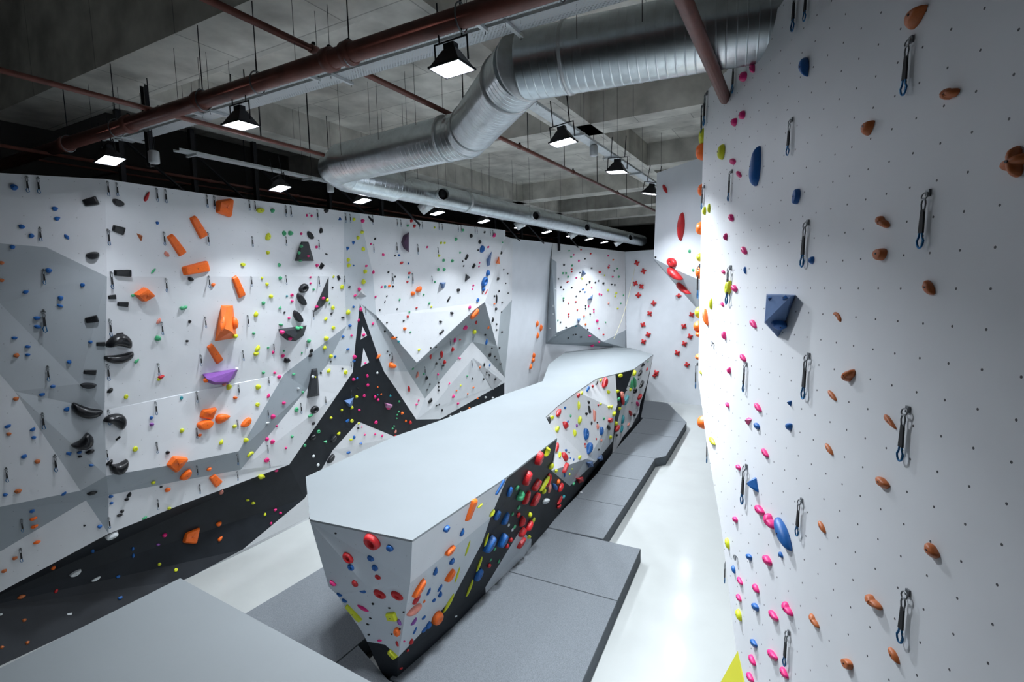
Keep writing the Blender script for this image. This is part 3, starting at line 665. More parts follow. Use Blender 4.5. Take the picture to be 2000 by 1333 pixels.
# ------------------------------------------------------------------ volumes (big bolted-on shapes)
VOLS = []
def volume(base, apex, m, label, deep=None, holes=0):
    """base: pixel outline on the wall; apex: pixel points standing off by given depth (u,v,depth)"""
    cu = sum(p[0] for p in base) / len(base); cv = sum(p[1] for p in base) / len(base)
    P, n, wh = hit(cu, cv); bs = [onpl(u, v, P, n) for u, v in base]
    ap = [onpl(u, v, P + n * d, n) for u, v, d in apex]
    bmx = bmesh.new(); 
    for p in bs + [b - n * .03 for b in bs] + ap: bmx.verts.new(p - P)
    r = bmesh.ops.convex_hull(bmx, input=bmx.verts); 
    bmesh.ops.delete(bmx, geom=[g for g in r['geom_interior'] if isinstance(g, bmesh.types.BMVert)], context='VERTS')
    bmesh.ops.recalc_face_normals(bmx, faces=bmx.faces)
    me = bpy.data.meshes.new('climbing_volume'); bmx.to_mesh(me); bmx.free(); me.materials.append(m)
    o = link(bpy.data.objects.new('climbing_volume', me)); o.location = P
    tag(o, label, 'climbing volume')
    vs = [P + v.co for v in me.vertices]; me.calc_loop_triangles(); surf(vs, [tuple(t.vertices) for t in me.loop_triangles], ['\x00' + label] * len(me.loop_triangles))
    VOLS.append((cu, cv, o)); return o
rebuild()
volume([(432, 597), (455, 597), (463, 660), (420, 667)], [(443, 600, .10), (434, 640, .30), (452, 648, .34)], VOLO, 'tall orange pyramid volume in the middle of the white wall')
volume([(396, 731), (466, 720), (458, 738), (445, 751), (420, 752), (404, 747)], [(405, 741, .25), (420, 747, .3), (446, 746, .3), (460, 724, .22)], VOLV, 'wide purple half-moon volume')
volume([(588, 472), (603, 472), (613, 510), (576, 510)], [(591, 475, .1), (600, 475, .1), (607, 506, .2), (583, 506, .2)], VOLK, 'black trapezoid volume with green holds near the wall top')
volume([(642, 541), (641, 583), (632, 597), (611, 612)], [(637, 560, .08), (626, 598, .14)], VOLK, 'narrow black fin volume with two pink holds')
volume([(544, 643), (599, 636), (593, 656), (577, 667), (560, 665), (548, 655)], [(552, 648, .2), (590, 641, .2), (575, 660, .26)], VOLK, 'black bowl volume with pink and green holds')
volume([(608, 720), (620, 719), (624, 773), (599, 778)], [(611, 724, .12), (618, 724, .12), (620, 770, .2), (605, 774, .2)], VOLK, 'tall black column volume beside the tower')
volume([(672, 783), (691, 777), (687, 796), (680, 794)], [(683, 790, .22)], VOLB, 'blue pyramid volume on the black tower base')
volume([(751, 787), (767, 791), (766, 796), (758, 799), (753, 796)], [(757, 790, .18), (764, 793, .18)], VOLP, 'pale pink half-moon volume on the black tower base')
volume([(799, 454), (799, 493), (789, 486), (784, 474), (788, 460)], [(796, 460, .2), (796, 488, .2), (789, 474, .22)], VOLD, 'plum half-moon volume under the wall head')
volume([(859, 552), (871, 552), (867, 564), (863, 564)], [(866, 555, .22)], VOLB, 'small blue wedge volume on the big white overhang')
volume([(910, 535), (919, 542), (908, 551)], [(913, 541, .18)], VOLK, 'small black triangle volume on the big white overhang')
volume([(961, 491), (957, 518), (952, 521), (950, 508)], [(956, 505, .2)], VOLB, 'slim blue blade volume by the overhang edge')
volume([(703, 560), (718, 580), (697, 580)], [(705, 571, .14)], WHITE, 'small white peaked volume above the tower tip')
volume([(975, 502), (977, 516), (969, 515)], [(974, 510, .15)], VOLO, 'little red-orange triangle volume on the overhang edge')
volume([(1138, 527), (1145, 535), (1137, 539)], [(1141, 533, .3)], VOLB, 'upper blue triangle volume on the white far panel')
volume([(1158, 576), (1157, 586), (1147, 586)], [(1154, 582, .3)], VOLB, 'middle blue triangle volume with a red hold on the white far panel')
volume([(1128, 623), (1134, 623), (1131, 632)], [(1131, 627, .3)], VOLB, 'lowest blue volume at the tip of the white far panel')
vb = volume([(1497, 574), (1550, 576), (1519, 659), (1493, 631)], [(1497, 577, .20), (1546, 578, .10), (1494, 629, .22)], VOLB, 'large folded blue volume on the near wall')
volume([(1145, 903), (1158, 902), (1159, 912), (1150, 914)], [(1152, 906, .2)], VOLB, 'blue pyramid volume at the foot of the block, closer of the pair')
volume([(1167, 897), (1176, 889), (1180, 900), (1171, 903)], [(1173, 896, .2)], VOLB, 'blue pyramid volume at the foot of the block, farther of the pair')
volume([(1125, 935), (1139, 932), (1140, 941), (1131, 945)], [(1133, 937, .25)], RM['R'], 'dark red block volume on the charcoal foot of the block')
volume([(1066, 817), (1074, 814), (1077, 822), (1074, 830)], [(1071, 820, .06)], VOLK, 'small black plate at the notch in the deck edge')
rebuild()

# ------------------------------------------------------------------ holds: u v length width angle colour+shape
HD = """27 366 16 11 -10 Bb;107 408 12 8 0 Bb;112 427 11 9 20 Bt;42 443 13 8 -10 Bb;61 461 11 9 -20 Bb;130 463 12 7 -50 Bc;24 483 11 8 0 Bb;95 529 13 9 -10 Bb;161 557 9 7 0 Bd;3 514 10 7 0 Nb;3 548 10 7 0 Nb
177 394 27 15 12 Kw;232 396 24 13 -25 Ke;233 449 25 13 -18 Kw;181 499 25 14 10 Ke;241 534 34 12 -2 Kw;288 384 20 9 65 Rt;308 436 7 6 0 Bb;275 463 20 11 -60 Nv;326 497 13 8 -55 Jb;300 530 13 5 50 Gc
50 571 12 7 20 Bb;118 583 11 10 0 Bb;117 598 12 6 -20 Bc;72 622 14 7 5 Bb;73 639 14 7 -12 Bc;28 661 12 6 0 Bb;54 678 11 6 0 Bb;54 694 10 6 0 Bb;177 669 8 7 20 Bb;135 708 9 8 30 Bb;103 756 11 7 10 Bb;32 695 11 9 40 Nb
220 581 16 8 5 Kw;241 595 22 9 -4 Kw;179 625 24 12 10 Kw;197 673 17 8 0 Kw;176 728 24 9 -3 Kw;173 754 30 12 -2 Ke;216 764 14 9 45 Kb;236 670 50 30 0 Kk;235 654 14 6 5 Kw;235 700 56 22 8 Kz
260 578 8 6 0 Gb;309 662 13 11 -40 Gb;268 706 12 7 45 Gt;285 577 42 29 -3 Ox;311 628 13 8 60 Jb;315 737 13 9 20 Rp;311 742 8 6 0 Yb
31 780 12 8 20 Nb;82 772 12 7 20 Bb;131 800 11 10 50 Bt;15 834 14 7 25 Bb;64 840 12 7 35 Bb;66 856 10 7 10 Bb;17 849 10 7 0 Nb;47 893 12 8 35 Bb;73 903 12 9 10 Nb;35 961 15 9 15 Nb;10 968 10 7 0 Bb;125 966 12 6 40 Bb;134 887 10 6 -10 Bw;155 885 10 6 20 Bb;178 910 10 5 -5 Bb
168 804 57 27 -17 Kz;229 824 44 28 -22 Kk;163 866 40 31 35 Kz;176 884 18 9 20 Kb;156 893 9 5 5 Kb;231 857 11 4 40 Kw;215 905 16 9 45 Kb;235 914 37 29 15 Kz;180 965 20 8 12 Kb;253 968 12 8 60 Kb;248 977 10 6 10 Kb;247 776 9 9 0 Yd;265 878 11 10 0 Yd;300 944 9 7 20 Yb
297 830 10 7 0 Vb;296 817 7 7 0 Bb;328 885 9 7 0 Kb;328 958 12 9 10 Ob;217 971 9 7 0 Bb;218 984 8 6 10 Bb;315 952 6 5 0 Kb
63 1000 11 7 30 Bb;65 1015 15 8 20 Op;67 1030 15 8 20 Op;72 1061 15 7 20 Oc;29 1092 12 7 25 Nb;8 1117 13 7 28 Nb;165 1028 5 4 0 Kb;195 1030 10 8 20 Bb;239 1000 9 7 30 Kb;234 1008 12 6 10 Kb;219 1048 25 10 25 We;283 1013 11 5 30 Gc;331 994 8 6 0 Yb
181 1078 10 7 90 Bb;260 1073 8 6 90 Bb;261 1086 9 6 90 Bb;322 1047 10 8 20 Pb;309 1065 8 5 0 Vb;312 1103 7 6 0 Yd;231 1127 9 6 20 Be;235 1168 10 6 20 Be;148 1121 24 10 28 We;188 1132 20 6 28 We;104 1111 10 7 60 Ob;110 1155 10 6 60 Rc;42 1167 17 8 20 Nc
48 1212 9 6 15 Nb;54 1256 9 6 20 Nb;4 1265 8 6 0 Nb;2 1201 6 5 0 Wb;375 1049 30 25 10 Oq;428 1025 12 9 30 Ob;431 1053 12 8 50 Ot;344 1114 8 7 0 Yd;484 978 7 5 -10 Yb;495 984 8 6 0 Yb;518 1006 7 5 70 Yb;538 997 7 5 20 Pb;548 1003 6 5 -20 Pb;530 1023 6 5 50 Pb;432 963 10 7 60 Jb;136 1200 10 4 5 Ww
355 778 7 7 0 Td;460 778 9 6 -5 Ob;504 791 9 8 0 Yd;525 774 9 6 70 Pb;555 788 8 6 0 Pb;534 815 10 9 0 Pb;523 827 8 5 20 Wb;541 833 5 4 0 Pb;580 801 9 9 0 Gd;616 801 18 14 25 Ko;607 813 11 6 20 Gb;613 828 8 6 40 Kb;571 854 6 6 0 Gb;522 859 8 8 0 Pb;533 864 9 9 0 Pb;559 876 5 5 0 Pb
481 861 10 9 -20 Yb;490 888 15 7 35 Yk;522 900 11 9 10 Pd;623 844 8 7 30 Go;612 855 14 11 50 Kb;662 848 8 6 40 Yb;596 871 6 6 0 Gd;652 858 15 9 55 Ke;637 864 10 7 -30 Gv;613 892 6 6 0 Wd;622 909 6 6 0 Wd;647 897 20 10 55 Ke;540 920 8 6 0 Pd;511 932 13 9 -5 Ye;356 842 9 9 0 Yb;433 865 11 8 60 Yb;459 834 9 7 10 Yb
408 809 29 19 0 Oq;402 830 32 19 10 Oe;437 818 30 20 15 Ot;482 826 24 14 45 Oe;391 851 8 6 20 Ob;347 906 30 26 -20 Oq;364 929 26 15 45 Oe;409 918 10 7 30 Ob;422 939 26 16 -50 Ow;647 817 6 5 0 Yb;441 405 34 28 -5 Oq;389 444 45 16 -60 Ow;346 479 45 16 -55 Ow;385 525 52 19 12 Ow;467 561 42 14 -68 Ow;421 692 40 15 -58 Ow
509 411 17 9 0 Ye;533 412 9 8 0 Gb;600 421 5 5 0 Pb;609 422 5 5 0 Pb;638 412 10 9 10 Kb;665 428 8 8 0 Bv;607 460 18 10 -55 Ke;628 451 11 8 80 Kb;556 456 9 9 0 Go;568 456 11 9 -30 Gb;589 457 5 5 0 Pb;525 463 15 12 70 Yb;524 494 8 7 0 Yb;619 483 6 5 0 Pb;475 517 10 7 0 Ye;546 518 7 7 0 Gd;620 519 7 6 0 Pb;629 520 11 8 60 Kw;638 497 6 3 -20 Kc;373 546 13 8 -30 Kb;417 557 9 7 20 Ob
589 482 7 6 0 Gb;585 495 6 6 0 Gb;586 508 6 4 0 Gb;602 501 6 4 0 Pb;359 602 16 10 15 Gp;371 629 7 7 0 Kb;366 667 7 5 0 Kb;435 633 30 12 80 Of;456 632 22 9 95 Of;404 743 9 6 -60 Ob;438 750 8 5 10 Jb;462 722 7 4 0 Wb
501 615 11 9 70 Yb;459 656 10 9 20 Yb;515 593 8 8 0 Gb;530 580 9 8 10 Yb;512 544 6 6 0 Yb;522 556 7 7 0 Yb;548 544 8 8 0 Gb;496 652 7 5 0 Gb;504 682 14 9 60 Yb;501 692 11 8 10 Yb;524 680 5 5 0 Gb;534 689 6 6 0 Pb;555 686 5 4 0 Gb;553 696 8 7 30 Pb;561 705 13 11 -30 Kb;537 729 6 5 0 Pb;546 737 9 7 10 Pb;515 729 7 6 0 Gb;505 757 11 10 0 Yb;448 757 11 11 0 Yb
548 602 8 8 0 Gv;571 577 7 6 0 Po;571 589 6 5 0 Pb;561 579 5 4 0 Tb;556 611 5 4 50 Kb;565 622 6 5 0 Pb;549 635 9 5 -5 Gb;607 542 5 4 20 Pb;607 554 5 4 20 Pb;613 566 5 5 0 Gb;595 564 21 17 35 Ko;590 586 28 13 -55 Ke;583 619 28 14 -55 Ke;552 648 9 8 0 Pb;581 642 8 8 0 Gd;588 641 7 7 0 Gd;567 661 8 7 0 Pb
631 583 8 6 10 Pb;619 600 7 5 10 Pb;638 586 7 6 60 Yb;669 561 8 8 0 Yd;650 562 4 4 0 Kb;662 543 9 6 -70 Kw;652 541 6 4 60 Yb;651 602 8 8 0 Yd;644 593 4 4 0 Gb;648 613 6 4 40 Kb;637 624 8 6 45 Yb;652 641 8 7 0 Yd;670 621 7 4 10 Kb;638 662 10 9 10 Yb;635 680 8 7 70 Yb;647 697 8 8 0 Yb;655 697 5 5 0 Bb;671 658 5 4 0 Bb;604 667 8 8 0 Gb;609 686 9 7 60 Kb;607 695 9 7 40 Kb;590 690 4 4 0 Gb;646 707 4 4 0 Kb
574 732 7 5 15 Gb;611 736 6 5 0 Wd;616 737 3 3 0 Yd;643 725 9 7 60 Yb;627 729 5 4 -60 Kb;583 760 6 5 0 Wb;592 767 6 5 0 Gb;676 728 8 8 0 Yd;669 721 4 4 0 Kb;692 429 7 6 0 Yb;709 432 8 7 0 Pb;708 454 8 6 0 Yb;700 465 7 7 0 Yb;691 474 9 7 70 Bv;680 485 10 8 60 Bv;710 487 8 7 -70 Yb;681 508 7 7 0 Yb;682 519 8 7 0 Yb;716 520 6 5 20 Pb;691 519 4 3 0 Bb
714 531 8 8 0 Yb;730 532 7 5 80 Pb;711 551 9 9 0 Yd;668 562 7 7 0 Yd;703 566 7 7 0 Pb;694 578 7 5 30 Pb;683 561 6 4 20 Kb;681 611 10 9 60 Yb;691 600 5 5 0 Bb;684 637 7 6 0 Bb;670 658 6 5 40 Bb;687 656 5 5 0 Pb;729 633 6 5 50 Pb;680 683 7 5 20 Bb;693 698 8 8 0 Pb;692 706 7 5 20 Bb;733 467 5 4 60 Kb;725 477 5 4 40 Pb;749 498 6 5 -40 Pb;780 499 5 4 -20 Bb;772 500 4 3 20 Kb
797 441 5 5 0 Gb;804 432 6 6 0 Rb;810 442 6 6 0 Rb;849 445 4 4 0 Yb;905 450 5 5 0 Gb;891 468 6 6 0 Gb;921 461 7 7 0 Kd;938 473 7 7 0 Kd;966 460 8 7 60 Pb;947 454 5 4 60 Kb;862 475 5 5 50 Yb;869 475 5 4 0 Yb;835 483 5 4 40 Pb;943 487 14 10 70 Bo;954 483 5 4 50 Pb;899 494 4 4 0 Gb;934 489 4 3 90 Kb;912 503 11 5 62 Kw;904 511 4 3 70 Kb;858 500 5 5 0 Yb;867 509 6 6 0 Gb;884 510 6 6 0 Gb
785 514 8 5 20 Rb;798 515 4 3 90 Bb;857 527 6 5 80 Gb;868 527 6 6 0 Gb;926 520 9 5 58 Kw;906 520 4 3 60 Kb;937 514 4 3 40 Pb;936 521 4 3 40 Pb;954 534 12 8 75 Bb;948 551 19 12 65 Bo;945 565 9 7 80 Bb;800 534 6 5 20 Rb;759 532 5 4 40 Kb;772 541 4 4 0 Kb;799 542 4 4 0 Tb;796 551 5 4 10 Rb;746 561 5 4 50 Pb;753 560 5 5 0 Td;761 559 6 5 40 Ob;768 560 4 4 0 Kb
850 551 4 4 0 Gb;819 566 14 11 45 Ob;807 574 9 8 0 Ob;896 567 8 6 0 Kb;828 576 4 4 0 Gb;925 558 4 4 0 Pb;923 565 3 3 0 Pb;877 585 12 4 60 Kt;934 587 8 6 70 Bo;918 601 7 6 60 Pb;883 612 8 5 -20 Kb;734 580 5 4 50 Pb;756 579 4 3 40 Kb;752 590 6 2 70 Kc;781 586 5 4 60 Gb;776 604 5 3 30 Kb;742 606 4 3 0 Kb;814 602 5 4 30 Rb;800 610 4 4 0 Gb;797 619 5 5 0 Rb;843 600 4 4 0 Yb;839 593 5 4 40 Gb
738 624 4 3 -10 Kb;756 631 4 3 0 Kb;789 627 5 3 20 Kb;791 643 7 6 0 Ob;802 649 5 3 10 Gb;752 648 4 4 0 Kb;769 661 10 7 10 Ob;775 660 4 3 20 Kb;779 668 5 5 0 Tb;861 629 7 4 -10 Kb;863 649 12 4 45 Kw;819 684 6 5 40 Yb;928 615 18 10 45 Ow;909 641 9 6 60 Pb;927 649 9 7 90 Yb;930 631 8 4 80 Rb;951 668 11 5 80 Bt;948 655 4 4 0 Kb;889 665 9 5 80 Pb;899 664 5 3 10 Rb;885 683 8 6 80 Rb;863 693 13 6 90 Rt;841 695 14 4 95 Rc
869 708 8 6 80 Rb;859 702 5 3 20 Kb;853 711 5 5 0 Kb;866 715 5 4 0 Kb;842 680 4 3 0 Kb;852 679 4 4 0 Kb;856 732 5 4 80 Pb;816 733 12 5 75 Jb;834 739 8 6 80 Kb;828 731 4 4 0 Gb;807 721 5 4 60 Gb;767 715 16 13 -20 Op;740 697 11 6 50 Oc;757 687 4 3 0 Kb;761 694 3 3 0 Kb;957 694 9 5 80 Kb;946 713 7 3 85 Kb;957 714 5 3 80 Bb;857 748 4 3 90 Kb;857 756 4 3 90 Kb;857 763 4 4 90 Kb
840 751 4 3 0 Kb;835 762 4 3 0 Kb;799 761 12 5 95 Rt;886 775 7 5 70 Pb;895 789 5 5 0 Pb;841 784 10 6 45 Kw;853 793 5 3 30 Kb;858 791 4 3 40 Kb;864 802 5 4 90 Ko;818 783 5 3 90 Pb;814 791 5 4 0 Pb;705 605 8 6 90 Pb;701 626 6 4 70 Pb;711 655 7 6 30 Pb;714 710 5 4 30 Pb;718 735 7 5 90 Pd;719 753 6 6 0 Pd;691 742 7 6 0 Pb;698 740 5 4 60 Bb;737 729 5 4 90 Wb;697 776 6 6 0 Yb;712 774 6 6 0 Pd;733 776 6 5 80 Pb
739 782 6 5 60 Pb;759 799 9 4 -10 Pb;688 797 7 6 70 Yb;702 802 6 4 0 Pb;786 808 6 6 0 Ob;679 823 9 6 40 Bb;688 823 7 7 0 Yd;701 828 5 4 30 Yb;735 826 7 7 0 Pd;802 826 7 6 80 Rb;793 823 5 4 80 Ob;773 844 7 4 70 Jb;772 852 4 4 0 Rb;706 867 8 6 -20 Bv;681 885 8 5 20 Be;686 860 7 5 0 Yb;692 855 7 5 80 Be;700 837 5 4 -50 Kb;713 850 4 4 0 Pb;733 849 4 4 0 Pb;747 852 5 4 80 Pb;707 835 3 3 0 Pb
738 772 3 3 0 Tb;745 771 4 3 50 Ob;738 757 4 3 0 Ob;779 805 4 4 0 Gb;776 811 4 4 0 Gb;775 818 4 3 0 Gb;780 785 4 4 0 Gb;699 759 4 3 0 Kb;668 802 5 5 0 Yb;770 833 4 3 0 Gb;767 838 4 4 0 Gb;763 774 5 4 80 Tb;646 817 3 3 0 Yb
979 494 6 4 90 Kb;970 585 17 3 88 Kc;969 604 6 4 80 Kb;963 625 9 4 80 Kb;982 474 4 3 0 Gb;984 527 3 3 0 Kb;992 535 4 3 0 Kb;988 554 4 3 0 Kb;993 573 4 3 0 Kb;973 545 6 4 80 Kb;975 569 4 3 80 Kb;966 579 4 3 80 Kb;966 594 5 3 0 Ob;981 592 4 3 0 Kb;970 634 4 3 90 Kb;970 645 4 3 90 Kb;980 610 3 3 0 Kb;981 649 4 4 0 Kb;976 680 4 4 0 Kb;961 681 4 3 0 Kb;967 697 4 3 60 Kb;970 703 4 3 0 Kb;978 711 5 4 0 Kb;954 641 6 4 70 Oc;950 571 12 2 62 Rc;945 569 12 2 62 Rc
900 805 4 3 0 Wb;917 798 4 4 0 Ob;920 803 4 4 0 Ob;933 779 4 3 0 Ob;949 777 5 4 0 Wb;963 778 5 4 0 Wb;880 813 4 3 0 Wb;913 735 4 3 0 Gb;923 740 4 3 90 Kb;945 741 4 4 60 Kb;925 758 4 4 0 Ob;938 718 4 4 0 Ob;951 728 4 3 -40 Kb;956 733 5 3 -60 Kb;968 741 5 4 60 Kb;900 754 4 4 0 Yb;892 764 4 3 0 Ob;914 770 4 3 0 Ob;878 750 5 3 60 Pb;896 700 4 3 60 Pb;899 701 4 3 40 Pb
1112 490 4 3 0 Gb;1135 488 4 3 0 Rb;1121 498 4 3 0 Pb;1116 502 4 4 0 Gb;1131 510 4 4 0 Pb;1143 506 4 3 0 Kb;1102 518 4 4 0 Kb;1118 519 4 4 0 Gb;1117 526 4 3 0 Rb;1117 531 4 3 0 Rb;1100 534 4 4 0 Gb;1106 534 4 4 0 Gb;1110 541 4 4 0 Gb;1133 533 3 3 0 Kb;1126 543 4 3 0 Pb;1137 545 3 4 0 Yb;1109 551 6 3 30 Rb;1091 545 3 3 0 Kb;1096 561 4 4 0 Kb;1101 566 3 3 0 Kb;1117 562 4 3 0 Kb;1156 524 5 3 0 Kb;1154 496 4 3 0 Rb;1188 500 3 3 0 Pb
1198 508 4 3 0 Ob;1189 523 5 4 -30 Rb;1190 519 3 3 0 Pb;1206 525 3 3 0 Gb;1200 530 3 3 0 Kb;1172 532 6 4 0 Rb;1181 538 3 3 0 Yb;1197 541 5 3 0 Pb;1209 541 4 4 0 Gb;1152 551 4 4 0 Kb;1163 552 4 3 40 Kb;1169 549 4 3 40 Kb;1146 556 4 3 20 Kb;1139 565 5 3 20 Bb;1133 570 3 3 0 Kb;1143 571 3 3 0 Bb;1156 562 3 3 0 Pb;1179 554 5 4 40 Kb;1195 556 4 3 0 Kb;1201 557 3 4 0 Kb;1188 567 4 5 90 Yb;1204 573 4 4 0 Yb;1202 579 4 4 0 Yb;1218 577 3 3 0 Gb
1101 583 4 4 0 Gb;1101 588 3 3 0 Kb;1126 579 4 3 0 Kb;1111 593 3 3 0 Rb;1125 590 4 3 0 Rb;1171 575 4 4 0 Pb;1175 576 4 3 -60 Pb;1144 598 3 3 0 Kb;1144 603 3 3 0 Kb;1150 599 3 4 0 Pb;1128 606 3 3 0 Rb;1111 614 4 3 0 Rb;1111 619 4 3 0 Rb;1160 605 4 3 0 Pb;1160 610 3 3 0 Pb;1153 614 4 3 -60 Kb;1141 618 4 4 0 Jb;1189 593 4 4 0 Jb;1213 593 4 3 0 Gb;1207 603 4 3 0 Yb;1167 627 6 5 0 Pd;1144 634 4 4 0 Ob;1148 644 4 3 -30 Kb;1183 630 3 3 0 Gb
1170 642 3 3 0 Pb;1179 654 4 3 0 Rb;1152 657 6 4 10 Pb;1090 626 3 3 0 Gb;1095 630 4 3 0 Kb;1106 640 4 3 0 Kb;1170 669 4 3 0 Pb;1157 676 7 4 20 Pb;1135 659 4 3 0 Kb;1125 654 3 3 0 Kb;1120 655 3 3 0 Kb;1080 598 3 4 0 Wb;1080 614 4 3 0 Wb;1085 566 3 3 0 Wb;1085 656 4 3 0 Wb;1074 642 3 3 0 Wb;1125 638 4 3 0 Tb;1110 661 3 3 0 Kb
1050 633 11 5 80 Oc;1057 641 12 5 85 Oc;1051 656 11 5 80 Oc;1043 695 10 5 85 Oc;1042 704 9 6 80 Oc;1037 717 10 5 75 Oc
1243 514 12 11 20 Rs;1256 530 12 11 15 Rs;1240 554 12 11 -30 Rs;1252 560 12 11 -50 Rs;1246 577 12 11 0 Rs;1276 593 12 11 5 Rs;1268 613 12 11 -55 Rs;1255 635 12 11 -30 Rs;1265 654 12 11 20 Rs;1256 668 12 11 30 Rs;1325 578 12 9 0 Rs;1350 615 12 11 -60 Rs;1335 638 12 12 -35 Rs;1347 658 12 11 20 Rs;1336 672 12 11 25 Rs;1322 690 12 12 -60 Rs;1341 713 12 11 10 Rs;1281 729 12 11 30 Rs;1278 734 10 9 10 Rs
1329 443 50 14 86 Rf;1298 369 18 7 -65 Rf;1310 513 23 17 -25 Rd;1316 538 34 18 -38 Rt;1333 566 32 13 -38 Rt;1346 491 6 6 0 Gd;1353 528 6 5 0 Gd;1280 503 4 4 0 Kb"""
